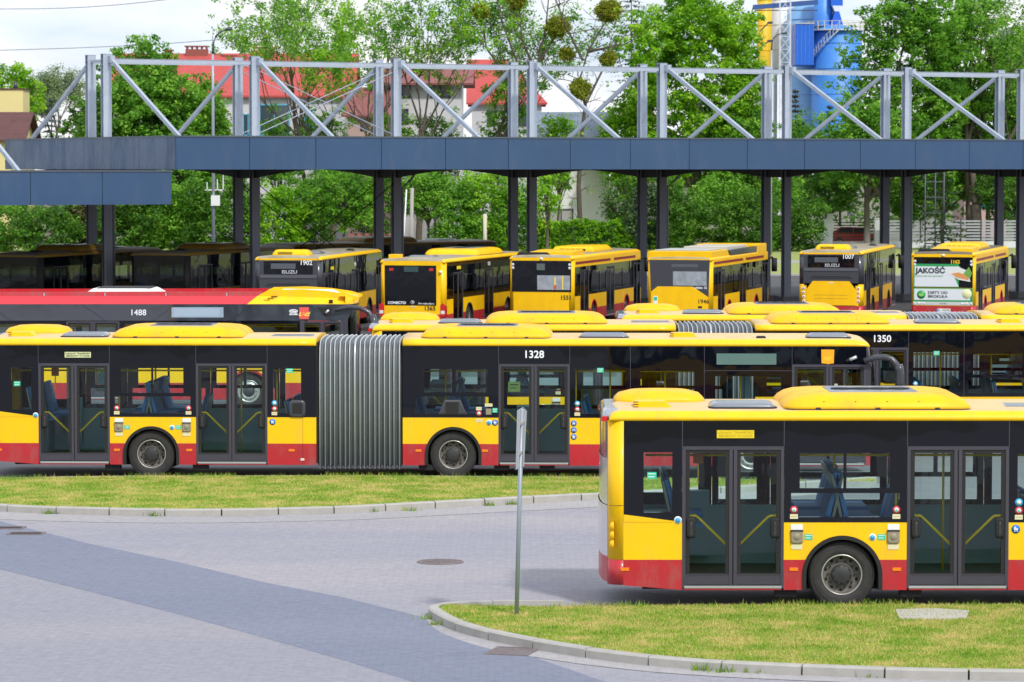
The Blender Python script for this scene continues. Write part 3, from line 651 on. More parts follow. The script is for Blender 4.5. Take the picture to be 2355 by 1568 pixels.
# ---------------------------------------------------------------- the low-floor bus with the red roof (numbered 1488), 12 m body
def red_roof_bus():
    t = empty('red_roof_bus'); L = 12.0; b = MB()
    FX, RX = 9.23, 3.33
    for a,c,w in ((.2,1.3,None),(2.6,4.6,RX),(5.95,8.2,None),(8.2,10.6,FX)):
        lower_panels(b,a,c,0,1,wheel=w,zw=1.15)
    for a,c,w in ((.2,2.3,None),(2.3,4.6,RX),(4.6,8.2,None),(8.2,10.6,FX),(10.6,11.75,None)):
        lower_panels(b,a,c,W,-1,wheel=w,zw=1.15)
    for x in (FX,RX): arch_liner(b,x,0,1,True); arch_liner(b,x,W,-1,True)
    b.box(.4,11.5,.36,W-.36,.24,.3,RUB)
    # dark shoulder band and sloping cove: red, yellow over the driver
    for ys,sg in ((0,1),(W,-1)):
        b.prism([(.1,2.28),(11.75,2.28),(11.95,2.70),(.05,2.70)],'y',ys-sg*.006,ys+sg*.05,BANDG)
    for x0,x1 in ((2.6,3.2),(5.0,5.6),(7.4,6.8),(9.35,8.75),(10.75,11.35)):
        b.bar((x0,-.009,2.70),(x1,-.009,2.28),.008,.014,JOINT,up=(0,1,0))
    for sg,ys in ((1,-.004),(-1,W+.004)):
        b.loft([[(0.05,ys,2.70),(9.2,ys,2.70)],[(.08,ys+sg*.22,2.90),(9.45,ys+sg*.22,2.90)]],REDR,cap=False,close=False,sm=False)
        b.loft([[(9.2,ys,2.70),(11.72,ys,2.70)],[(9.45,ys+sg*.22,2.90),(11.95,ys+sg*.25,2.84)]],YEL,cap=False,close=False,sm=False)
        b.loft([[(.08,ys+sg*.22,2.90),(9.45,ys+sg*.22,2.90)],[(.08,ys+sg*.24,3.00),(9.6,ys+sg*.24,3.02)]],RED,cap=False,close=False,sm=False)
        b.prism([(9.45,2.90),(9.72,3.05),(10.6,3.07),(11.2,3.03),(11.75,2.95),(12.05,2.86),(12.0,2.80),(11.72,2.70),(9.2,2.70)],'y',ys+sg*.235,ys+sg*.262,YEL)
    for k in range(3): b.box(9.62+.09*k,9.78+.09*k,.095+.035*k,.10+.05*k,2.795+.045*k,2.81+.045*k,RUB)
    b.box(.08,9.6,.24,W-.24,2.86,2.9,REDR); b.box(9.5,11.9,.26,W-.26,2.84,2.87,ROOFY)
    for k in range(6): b.box(.9+k*1.55,.93+k*1.55,.2,.215,2.9,2.98,ALU)
    b.box(11.28,11.38,.0,.06,2.73,2.81,RUB)
    b.prism([(9.9,2.93),(11.5,2.90),(11.3,3.0),(10.0,3.02)],'y',.5,2.0,WHITE)
    # pillars
    for a in (.2,1.3,2.6,4.6,5.95,8.2,10.6,11.62): b.box(a-.05,a+.05,-.003,.04,1.15,2.28,FRAME if a>10 else BLK)
    b.build('body', t)
    for a,c in ((.25,1.25),(2.65,4.55),(6.0,8.15),(8.25,10.55)): window(t,a,c,[(.08,.08,1.3,2.2)],0,1,z0=1.15,z1=2.28)
    for a,c in ((.25,2.3),(2.3,4.6),(4.6,6.5),(6.5,8.2),(8.2,10.5),(10.5,11.75)): window(t,a,c,[(.08,.08,1.25,2.2)],W,-1,z0=1.15,z1=2.28)
    for a,c in ((1.3,2.6),(4.6,5.95),(10.6,11.62)): door(t,a,c,0,1,zt=2.26)
    for x,dv in ((RX,1),(FX,0)): wheel(t,x,0,1,dv); wheel(t,x,W,-1,dv)
    f=MB()
    def plan(z,dx): return [(11.7,0,z),(11.82+dx*.7,.05,z),(11.93+dx,.2,z),(12.0+dx,.6,z),(12.03+dx,W/2,z),(12.0+dx,W-.6,z),(11.93+dx,W-.2,z),(11.82+dx*.7,W-.05,z),(11.7,W,z)]
    f.loft([plan(.28,0),plan(.6,.02),plan(1.1,.02)],YEL,cap=False,close=False,mats=[RED,YEL]); f.loft([plan(2.7,-.04),plan(2.86,-.05),plan(2.9,-.4)],YEL,cap=False,close=False)
    for a in ((11.66,.0),(11.66,W)): f.box(a[0],a[0]+.1,a[1]-.02,a[1]+.02,1.1,2.3,DGREY)
    f.build('front_panel', t)
    wd=MB(); wd.loft([plan(1.1,.02),plan(2.0,0),plan(2.7,-.04)],GLD,cap=False,close=False); wd.build('windscreen', t)
    r=MB(); r.box(.0,.2,0,W,.3,1.2,YEL); r.box(.02,.2,0.001,W-.001,1.2,2.9,BLK); r.build('rear_panel', t)
    for yy,s in ((-.06,-1),):
        m=MB(); m.tube([(11.45,yy,2.55),(11.8,yy+.03*s,2.63),(12.1,yy+.07*s,2.60),(12.3,yy+.1*s,2.5),(12.42,yy+.12*s,2.3),(12.46,yy+.12*s,2.1)],.06,DGREY,10); m.tube([(12.38,yy+.12*s,2.42),(12.45,yy+.12*s,2.22),(12.47,yy+.12*s,2.0)],.1,DGREY,12,r2=.09); m.build('mirror', t)
    d=MB(); dome(d,4.9,7.05,.3,2.2,2.9,[(0,0,0),(.05,.02,.02),(.3,.12,.17),(.5,.3,.19)],.2,WHITE); dome(d,5.3,6.7,.5,2.0,3.09,[(0,0,0),(.03,.03,.006)],.1,RUB); d.build('air_conditioner', t)
    k=MB(); k.prism([(10.95,2.62),(11.35,2.62),(11.35,2.38),(11.2,2.38)],'y',-.011,-.006,RUB); k.tube([(11.2,-.04,2.47),(11.28,-.04,2.55)],.035,ALU,10); k.build('camera_pod', t)
    ds=MB(); ds.box(7.28,8.6,-.010,-.006,2.36,2.62,mat('display_light',(.3,.4,.5),.1,coat=.6)); ds.box(7.35,8.5,-.012,-.010,2.39,2.59,mat('display_light2',(.36,.46,.56),.1,coat=.6)); ds.build('destination_display', t)
    text_mesh('1488',.21,STXT,'fleet_number',t,(6.43,-.008,2.48),SIDE,bold=.001)
    c=MB(); c.box(10.53,10.77,-.011,-.006,2.32,2.62,mat('city_logo_red',(.75,.10,.08),.4)); c.build('city_logo', t)
    text_mesh('Łódź',.13,mat('city_logo_yellow',(.95,.62,.1),.5),'lettering',t.children[-1],(10.65,-.013,2.44),SIDE,bold=.006,shear=.3)
    lg=MB(); pts=[(10.38+.11*math.cos(a),2.52+.05*math.sin(a)) for a in [2*math.pi*q/20 for q in range(20)]]
    inn=[(10.38+.085*math.cos(a),2.52+.032*math.sin(a)) for a in [2*math.pi*q/20 for q in range(20)]]
    for q in range(20): lg.prism([pts[q],pts[(q+1)%20],inn[(q+1)%20],inn[q]],'y',-.011,-.006,STXT)
    lg.prism([(10.30,2.515),(10.33,2.54),(10.46,2.525),(10.43,2.50)],'y',-.012,-.006,STXT); lg.build('maker_emblem', t)
    text_mesh('SOLARIS',.055,STXT,'lettering',t,(10.38,-.009,2.44),SIDE,bold=.003)
    interior(t,.3,11.4,[(x,1.5,.86,d,2) for x,d in ((1.5,1),(3.1,-1),(3.4,1),(6.3,1),(7.2,1),(9.0,1))],[(1.4,.7),(4.7,.7),(5.9,1.7),(8.1,.8),(10.5,.8)],[(RX,.7,.8),(FX,.6,.8)],ceil=2.7)
    return t
rb = red_roof_bus(); YS = 86.2
rb.location = (xat(815,YS)-11.93, YS, 0)
tag(rb,'red roofed city bus numbered 1488 with a dark shoulder band, behind bus 1328','bus','buses parked side-on in rows')

# ---------------------------------------------------------------- the row of buses seen end-on under the canopy
def rrear(mb, h0,h1,z0,z1,m,p0=.0,p1=.05):
    """panel on the rear face, h measured from the viewer's left"""
    mb.box(-p0,p1,W-h1,W-h0,z0,z1,m)
def rprism(mb, pts, m, p0=.01, p1=.04):
    mb.prism([(W-h,z) for h,z in pts],'x',-p0,p1,m)
def rdisc(mb, h,z,r,m,p=.012): mb.lathe([(0,-p,m),(r,-p,m),(r*1.05,.0,m)],(-.0,W-h,z),'x',m,14)
def rtext(t,s,size,m,h,z,align='CENTER',bold=.0,sx=1,name='lettering',p=.014): return text_mesh(s,size,m,name,t,(-p,W-h,z),REAR,align=align,bold=bold,sx=sx)
CIT = [('rearwin',.2,1.1,None),('door',1.1,2.5,None),('win',2.5,4.5,3.4),('door',5.6,7.0,None),('win',4.5,5.6,None),('win',7.0,8.6,None),('win',8.6,10.6,9.25),('door',10.6,11.9,None)]
def end_on_bus(kind):
    t = empty('city_bus'); L=12.0; b=MB()
    zt = {'isuzu':2.74,'con':2.62,'sola':2.66,'solb':2.62,'ad':2.68,'front':2.62}[kind]
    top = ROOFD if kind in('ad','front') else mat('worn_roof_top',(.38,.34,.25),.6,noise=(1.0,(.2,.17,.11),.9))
    yel = mat('bus_yellow_shaded',(.26,.15,.015),.5,spec=.3,noise=(1.5,(.17,.11,.03),.7)) if kind=='front' else mat('bus_yellow_dim',(.93,.54,.0),.4,spec=.3,noise=(1.8,(.72,.40,.01),.5))  # front kind: yellow darkened to paint in the shade under the canopy
    zw = 1.25 if kind!='isuzu' else 1.3
    for kd,a,c,w in CIT:
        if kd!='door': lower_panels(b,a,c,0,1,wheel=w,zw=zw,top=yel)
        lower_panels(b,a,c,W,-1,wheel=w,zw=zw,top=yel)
    for x in (3.4,9.25): arch_liner(b,x,0,1,kind in('sola','solb','ad')); arch_liner(b,x,W,-1)
    b.box(.4,11.6,.36,W-.36,.24,.3,RUB)
    for sg in (1,-1):
        rear_corner(b,sg,.70,{'isuzu':1.55,'front':1.1}.get(kind,zt),yel); rear_corner(b,sg,.30,.698,RED)
        if kind=='isuzu': rear_corner(b,sg,1.552,zt,DGREY)
        if kind=='front': rear_corner(b,sg,1.102,zt,RUB)
    zb = zt
    if kind in('sola','ad','solb'):
        zb = 2.36
        for ys,sg in ((0,1),(W,-1)):
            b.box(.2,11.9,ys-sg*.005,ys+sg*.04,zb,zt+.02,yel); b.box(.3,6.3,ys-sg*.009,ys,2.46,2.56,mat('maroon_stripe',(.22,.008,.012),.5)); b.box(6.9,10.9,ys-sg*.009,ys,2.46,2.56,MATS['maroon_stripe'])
    for kd,a,c,w in CIT:
        if kd=='door': b.box(a,c,-.003,.04,2.24,zb,BLK)
    b.build('body', t)
    for kd,a,c,w in CIT:
        if kd=='door': door(t,a,c,0,1,zt=2.235,g=GLD,simple=True,rails=True)
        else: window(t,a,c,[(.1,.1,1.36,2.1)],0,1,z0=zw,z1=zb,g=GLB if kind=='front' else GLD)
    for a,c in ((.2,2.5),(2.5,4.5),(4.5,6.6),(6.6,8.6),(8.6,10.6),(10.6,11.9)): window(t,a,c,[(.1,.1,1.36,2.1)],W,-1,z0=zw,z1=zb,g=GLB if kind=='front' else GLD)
    for x,dv in ((3.4,1),(9.25,0)): wheel(t,x,0,1,dv); wheel(t,x,W,-1,dv)
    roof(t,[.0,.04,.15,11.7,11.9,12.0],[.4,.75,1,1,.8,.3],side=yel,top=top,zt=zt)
    f=MB(); z1=zt
    if kind!='front':
        f.box(11.9,12.0,.0,W,.3,.7,RED); f.box(11.9,12.0,0,W,.7,1.2,yel); f.box(11.9,11.98,0,W,1.2,z1,BLK); f.build('front_panel', t)
        for yy,s in ((-.08,-1),(W+.08,1)):
            m=MB(); m.tube([(11.8,yy,2.4),(12.15,yy+.05*s,2.45),(12.3,yy+.12*s,2.3)],.04,RUB,8); m.tube([(12.3,yy+.12*s,2.4),(12.33,yy+.12*s,1.85)],.12,RUB,10); m.build('mirror', t)
    r=MB()
    if kind=='isuzu':
        rrear(r,.18,W-.18,1.6,zt,DGREY); rrear(r,.35,W-.35,2.22,2.70,BLK,.012); rrear(r,.62,1.55,2.42,2.62,mat('rear_display',(.09,.1,.12),.2),.016)
        rrear(r,.2,W-.2,2.08,2.2,mat('dark_ledge',(.09,.092,.11),.35),.03); rrear(r,.5,W-.5,1.84,1.87,RUB,.012); rrear(r,.42,W-.42,1.78,1.8,RUB,.012)
        rprism(r,[(.3,.72),(.3,1.35),(.55,1.68),(W-.55,1.68),(W-.3,1.35),(W-.3,.72)],yel,.015,.05); rrear(r,.18,.3,.7,1.5,yel,.002); rrear(r,W-.3,W-.18,.7,1.5,yel,.002)
        for z in (.98,1.12): rrear(r,.6,W-.6,z,z+.012,mat('seam_brown',(.3,.16,.01),.6),.018)
        rrear(r,.18,W-.18,.42,.70,RED); rrear(r,1.2,1.36,1.58,1.64,CREAM,.02)
        r.build('rear_panel', t)
        for h in (.19,W-.19):
            for z in (.88,1.05,1.22,1.39):
                l=MB(); l.lathe([(0,-.02,LAMPR),(.03,-.02,LAMPR),(.032,-.022,LAMPW),(.062,-.012,LAMPW),(.066,.02,LAMPW)],(0,W-h,z),'x',LAMPW,14); l.build('tail_lamp', t)
        rtext(t,'ISUZU',.17,mat('chrome_lettering',(.7,.72,.76),.25,metal=.6),1.32,2.30,bold=.004,sx=1.25)
        a=MB(); dome(a,.35,1.15,.55,W-.55,zt+.12,[(0,0,0),(.02,.03,.12),(.1,.12,.24),(.2,.2,.26)],.12,yel)
        for q in range(3): a.box(.345+.02*q,.36+.02*q,1.2,1.75,zt+.22+.03*q,zt+.235+.03*q,RUB)
        a.build('air_conditioner', t)
        for h in (.16,W-.16): l=MB(); l.lathe([(0,-.02),(.025,-.02),(.03,.02)],(.02,W-h,zt+.04),'x',LAMPR,10); l.build('marker_lamp', t)
        hatch(t,3.0,3.9,.7,1.8,z=zt+.17); hatch(t,8.0,8.3,.4,.7,z=zt+.16,m=RUB,name='roof_sensor')
    if kind=='con':
        rrear(r,.18,W-.18,.7,1.03,yel); rrear(r,.18,.2,1.03,zt,yel); rrear(r,W-.35,W-.18,1.03,zt,yel); rrear(r,.2,W-.35,2.52,zt,yel); rrear(r,.18,W-.18,.35,.70,RED)
        rrear(r,.2,W-.35,1.03,2.52,BLK,.012); rrear(r,.95,1.5,2.28,2.48,mat('rear_display2',(.03,.07,.07),.15),.015)
        rrear(r,1.2,1.38,.96,1.0,CREAM,.01); r.build('rear_panel', t)
        for h in (.38,W-.62):
            l=MB(); l.box(-.02,0,W-h-.16,W-h,2.32,2.42,LAMPR); l.build('brake_lamp', t)
        for h in (.08,W-.09):
            l=MB(); l.prism([(W-h-.1,.62),(W-h+.1,.62),(W-h+.1,1.05),(W-h,1.12),(W-h-.1,1.0)],'x',-.02,.2,LAMPR); l.box(-.03,-.02,W-h-.07,W-h+.08,.72,.84,LAMPW); l.build('tail_lamp', t)
        rtext(t,'CONECTO',.13,STXT,.32,1.12,'LEFT',.004,1.1); rtext(t,'Mercedes-Benz',.10,STXT,W-.42,1.10,'RIGHT')
        e=MB(); e.lathe([(.055,-.016,STXT),(.068,-.016,STXT),(.068,-.01,STXT)],(0,W-1.28,1.14),'x',STXT,20)
        for a in (90,210,330): e.prism([(W-1.28+.05*math.cos(R(a)),1.14+.05*math.sin(R(a))),(W-1.28+.012*math.cos(R(a+90)),1.14+.012*math.sin(R(a+90))),(W-1.28-.012*math.cos(R(a+90)),1.14-.012*math.sin(R(a+90)))],'x',-.018,-.012,STXT)
        e.build('maker_emblem', t)
        ac_unit(t,5.3,9.4,z=zt+.14,h=.26,m=yel); hatch(t,1.5,2.4,.9,1.9,z=zt+.15); hatch(t,10.3,11.0,.9,1.8,z=zt+.15); v=MB(); v.box(.3,.9,1.9,2.3,zt+.12,zt+.3,yel); v.build('roof_vent', t, bevel=.03)
        l=MB(); l.lathe([(0,-.09,WHITE),(.05,-.07,WHITE),(.06,.02,WHITE)],(0,.18,2.28),'x',WHITE,12); l.build('rear_camera', t)
    if kind in('sola','ad'):
        rrear(r,.18,W-.18,.70,1.42,yel); rrear(r,.18,W-.18,.35,.70,RED); rrear(r,.12,W-.1,1.42,zt-.05,BLK,.012); rrear(r,.18,W-.18,zt-.05,zt,yel)
        if kind=='sola':
            rrear(r,1.12,W-.14,1.5,2.05,mat('rear_pane',(.36,.40,.45),.1,coat=.6,noise=(3,(.2,.22,.25),.8)),.016); rrear(r,1.1,1.42,2.25,2.5,mat('rear_display3',(.1,.13,.12),.2),.015)
            rrear(r,1.8,1.84,1.52,2.0,POLE,.018); rrear(r,2.1,2.14,1.52,2.04,POLE,.018); rrear(r,1.76,1.88,1.52,1.68,mat('orange_box',(.5,.12,.03)),.02)
        r.build('rear_panel', t)
        for h in (.16,W-.16):
            for z in (2.46,2.33):
                l=MB(); l.lathe([(0,-.02,LAMPW),(.05,-.018,LAMPW),(.055,-.01,LAMPW)],(0,W-h,z),'x',LAMPW,12); l.build('marker_lamp', t)
        e=MB(); e.prism([(.3,zt+.1),(.3,zt+.28),(2.2,zt+.34),(2.6,zt+.12)],'y',.15,W-.75,yel); e.prism([(W-2.2 if 0 else .9,zt+.1),(W-.2,zt+.1),(W-.3,zt+.27),(1.1,zt+.27)],'x',.26,.30,RUB); e.build('engine_cowl', t, bevel=.03)
        a=MB(); dome(a,5.0,8.5,.35,W-.35,zt+.15,[(0,0,0),(.25,.15,.2),(.5,.3,.24)],.1,yel)
        for q in range(5): a.box(5.05,5.2,.75+q*.22,.9+q*.22,zt+.2,zt+.29,RUB)
        a.build('air_conditioner', t); v=MB(); v.box(8.8,9.8,.9,1.7,zt+.15,zt+.36,yel); v.build('roof_vent', t, bevel=.04); hatch(t,3.2,4.1,.8,1.8,z=zt+.15)
        l=MB(); l.lathe([(0,-.06,WHITE),(.05,-.04,WHITE),(.06,.03,WHITE)],(0,W-1.28,zt+.02),'x',WHITE,12); l.build('rear_camera', t)
    if kind=='ad':
        a=MB(); G=mat('advert_green',(.02,.30,.09),.4); WA=mat('advert_white',(.66,.70,.74),.4)
        rrear(a,.1,W-.1,.86,1.40,G,.014); rrear(a,.14,W-.2,.93,1.37,WA,.018); rrear(a,.1,1.9,1.44,2.36,G,.016); rprism(a,[(.15,1.46),(1.9,1.46),(1.7,1.9),(1.95,2.26),(.15,2.26)],WA,.020,.0)
        rprism(a,[(1.45,2.0),(1.8,2.27),(2.25,2.1),(2.36,1.66),(1.9,1.74)],mat('plate_white',(.7,.7,.68),.4),.026,.0)
        rprism(a,[(1.6,1.98),(1.9,2.03),(2.25,1.9),(2.3,1.72),(1.85,1.82)],mat('food_orange',(.62,.16,.03),.5,noise=(30,(.75,.5,.2),.8)),.030,.0)
        rprism(a,[(2.08,1.98),(2.3,2.25),(2.42,2.0),(2.34,1.78)],mat('food_green',(.05,.3,.05),.5,noise=(30,(.3,.5,.1),.8)),.032,.0)
        a.lathe([(0,-.024,G),(.17,-.024,MATS['food_green']),(.17,-.01,G)],(0,W-.42,1.14),'x',mat('logo_green',(.06,.42,.05),.4),20); rprism(a,[(.30,1.12),(.36,1.2),(.42,1.15),(.48,1.2),(.54,1.12),(.42,1.06)],mat('logo_lime',(.25,.6,.1),.4),.028,.0)
        a.lathe([(0,-.024,PSIGN),(.19,-.024,PSIGN),(.2,-.01,PSIGN)],(0,W-2.22,1.18),'x',mat('badge_lime',(.5,.62,.18),.4),16)
        rrear(a,.1,W-.1,.73,.86,mat('pale_strip',(.55,.56,.58),.4),.018)
        ad=a.build('advert', t)
        BK=mat('advert_black',(.02,.03,.03),.5)
        rtext(ad,'JAKOŚĆ',.28,BK,.20,2.08,'LEFT',.012,1.1,p=.024); rtext(ad,'której się nie oprzesz!',.105,G,.17,1.88,'LEFT',0,1.15,p=.024)
        rtext(ad,'DIETY OD\nBROKUŁA',.15,BK,.68,1.14,'LEFT',.004,1.15,p=.022); rtext(ad,'SOLARIS',.07,BK,1.28,.79,p=.021)
        for h in (.16,.32,.42,.52,W-.52,W-.42,W-.32,W-.16):
            l=MB(); l.lathe([(0,-.03,LAMPW),(.035,-.03,LAMPW),(.042,-.018,RUB),(.05,-.01,RUB)],(0,W-h,.80),'x',LAMPW,12); l.build('tail_lamp', t)
        pl=MB(); pl.box(-.03,0,W-1.58,W-1.02,.46,.59,WHITE); pl.box(-.032,-.03,W-1.07,W-1.02,.46,.59,BLUE); pl=pl.build('number_plate', t); rtext(pl,'EL 1A29G',.12,BTXT,1.32,.525,p=.034)
    
    if kind=='solb':
        rrear(r,.18,W-.18,.35,.70,RED); rprism(r,[(.16,.70),(.16,1.42),(.42,1.62),(W-.75,1.62),(W-.15,1.22),(W-.15,.70)],yel,.012,.04)
        rprism(r,[(.16,1.42),(.42,1.62),(W-.75,1.62),(W-.15,1.22),(W-.1,zt+.02),(.1,zt+.02)],DGREY,.004,.05)
        rrear(r,.95,2.0,2.36,2.48,mat('rear_display',(.09,.1,.12)),.012); rrear(r,1.02,2.33,1.66,2.2,mat('rear_pane',(.36,.40,.45)),.012)
        rrear(r,W-.55,W-.4,.8,.88,RUB,.018); r.build('rear_panel', t)
        rtext(t,'urbino 12',.12,STXT,2.34,1.58,'RIGHT',.003,p=.012)
        e=MB(); e.prism([(.05,zt),(.05,zt+.35),(3.3,zt+.35),(3.9,zt+.02)],'y',.05,W-.02,yel); e.box(.2,3.2,.25,W-.25,zt+.35,zt+.40,mat('grey_roof_cover',(.42,.43,.40),.6)); e.build('engine_cowl', t, bevel=.03)
        e=MB(); e.prism([(3.9,zt+.05),(3.6,zt+.3),(9.6,zt+.34),(9.6,zt+.05)],'y',.03,.25,DGREY); e.box(5.0,9.2,.4,W-.4,zt+.2,zt+.42,mat('pale_roof_box',(.5,.48,.42),.6)); e.build('battery_cover', t, bevel=.02)
        e=MB(); e.box(9.6,11.6,.0,W,zt+.05,zt+.42,yel); e.build('roof_cowl', t, bevel=.03)
        pk=MB(); pk.box(-.02,0,W-.42,W-.25,.95,1.25,WHITE); pk.box(-.022,-.02,W-.40,W-.27,1.08,1.22,GREEN); pk.build('sticker', t)
    if kind=='front':
        # x = 0 end carries the windscreen here
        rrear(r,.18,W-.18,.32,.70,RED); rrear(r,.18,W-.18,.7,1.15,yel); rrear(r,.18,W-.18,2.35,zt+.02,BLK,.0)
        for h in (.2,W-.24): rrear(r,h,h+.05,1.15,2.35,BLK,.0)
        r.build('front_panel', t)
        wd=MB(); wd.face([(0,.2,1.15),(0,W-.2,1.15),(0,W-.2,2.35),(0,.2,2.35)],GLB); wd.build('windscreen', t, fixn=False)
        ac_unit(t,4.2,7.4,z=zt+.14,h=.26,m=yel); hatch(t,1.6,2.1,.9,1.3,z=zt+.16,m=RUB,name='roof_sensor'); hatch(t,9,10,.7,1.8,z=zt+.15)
        m=MB(); m.box(.12,.16,W-.7,W-.3,1.2,1.75,SEAT); m.box(.4,.5,.35,.85,1.1,1.8,RUB); m.build('seat', t)
    interior(t,.3,11.7,[(x,yy,.95,d,2) for x,d in ((2.2,1),(3.6,-1),(5.0,1),(7.5,1),(9.0,1)) for yy in (.14,1.5)],[(2.5,.8),(4.5,.8),(7.0,.8),(8.6,.8)],[(3.4,.7,.8),(9.25,.7,.8)],ceil=zt-.1)
    return t
HEAD = 14.5
def put_end(o, uL, s, hd=HEAD):
    """viewer-left rear corner at pixel column uL, at scale s"""
    Y=F/s; X=xat(uL,Y); a=R(hd)
    # local (0,W) must land at (X,Y); local x axis -> (sin a, cos a), local y axis -> (-cos a, sin a)
    o.rotation_euler=(0,0,math.pi/2-a); o.location=(X+W*math.cos(a), Y-W*math.sin(a), 0)
GR='yellow city buses parked end-on by the canopy'
def small_dress(t, num, m=STXT, h=None, z=2.5, size=.2, side=True):
    rtext(t,num,size,m,h,z,bold=.003,name='fleet_number')
    if side:
        text_mesh(num,.19,STXT,'fleet_number',t,(6.3,-.008,2.42),SIDE,bold=.003); rect_sticker(t,1.6,2.15,2.34,2.46,YSIGN,0,ys=-.004,name='notice_plate')
isu = end_on_bus('isuzu'); isu2 = copy_tree(isu)
put_end(isu,586,62,8.5); small_dress(isu,'1902',h=1.95,z=2.64,size=.24); tag(isu,'bus numbered 1902 with dark grey upper rear, seen end-on directly left of bus 1365','bus',GR)
put_end(isu2,1836,58,12.5); small_dress(isu2,'1007',h=1.95,z=2.64,size=.24,side=False); tag(isu2,'bus numbered 1007 with yellow engine door and columns of round tail lamps','bus',GR)
con = end_on_bus('con'); put_end(con,873,61.5); small_dress(con,'1365',BTXT,1.95,.92,.23); tag(con,'yellow framed bus numbered 1365 with one wide black rear window','bus',GR)
so = end_on_bus('sola'); put_end(so,1170,60); rtext(so,'1551',.23,BTXT,2.25,1.20,bold=.003,name='fleet_number'); tag(so,'bus numbered 1551 with red striped yellow cove and half pale rear window','bus',GR)
sb = end_on_bus('solb'); put_end(sb,1487,60); rtext(sb,'1946',.23,BTXT,2.2,1.05,bold=.004,name='fleet_number'); tag(sb,'bus numbered 1946 with tall yellow roof cowl and slanting yellow tail','bus',GR)
ad = end_on_bus('ad'); put_end(ad,2093,58); rtext(ad,'1162',.19,YTXT,1.75,2.44,bold=.006,name='fleet_number'); tag(ad,'bus numbered 1162 with a green and white food advert across its rear','bus',GR)
fa = end_on_bus('front'); fb = copy_tree(fa); fc = copy_tree(fa)
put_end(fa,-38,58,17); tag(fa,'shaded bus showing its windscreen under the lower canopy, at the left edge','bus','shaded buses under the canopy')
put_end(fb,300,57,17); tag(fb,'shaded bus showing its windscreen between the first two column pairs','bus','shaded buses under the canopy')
put_end(fc,600,51,48); tag(fc,'dark bus standing behind bus 1902, only its dusty yellow roof and coolers showing','bus','shaded buses under the canopy')
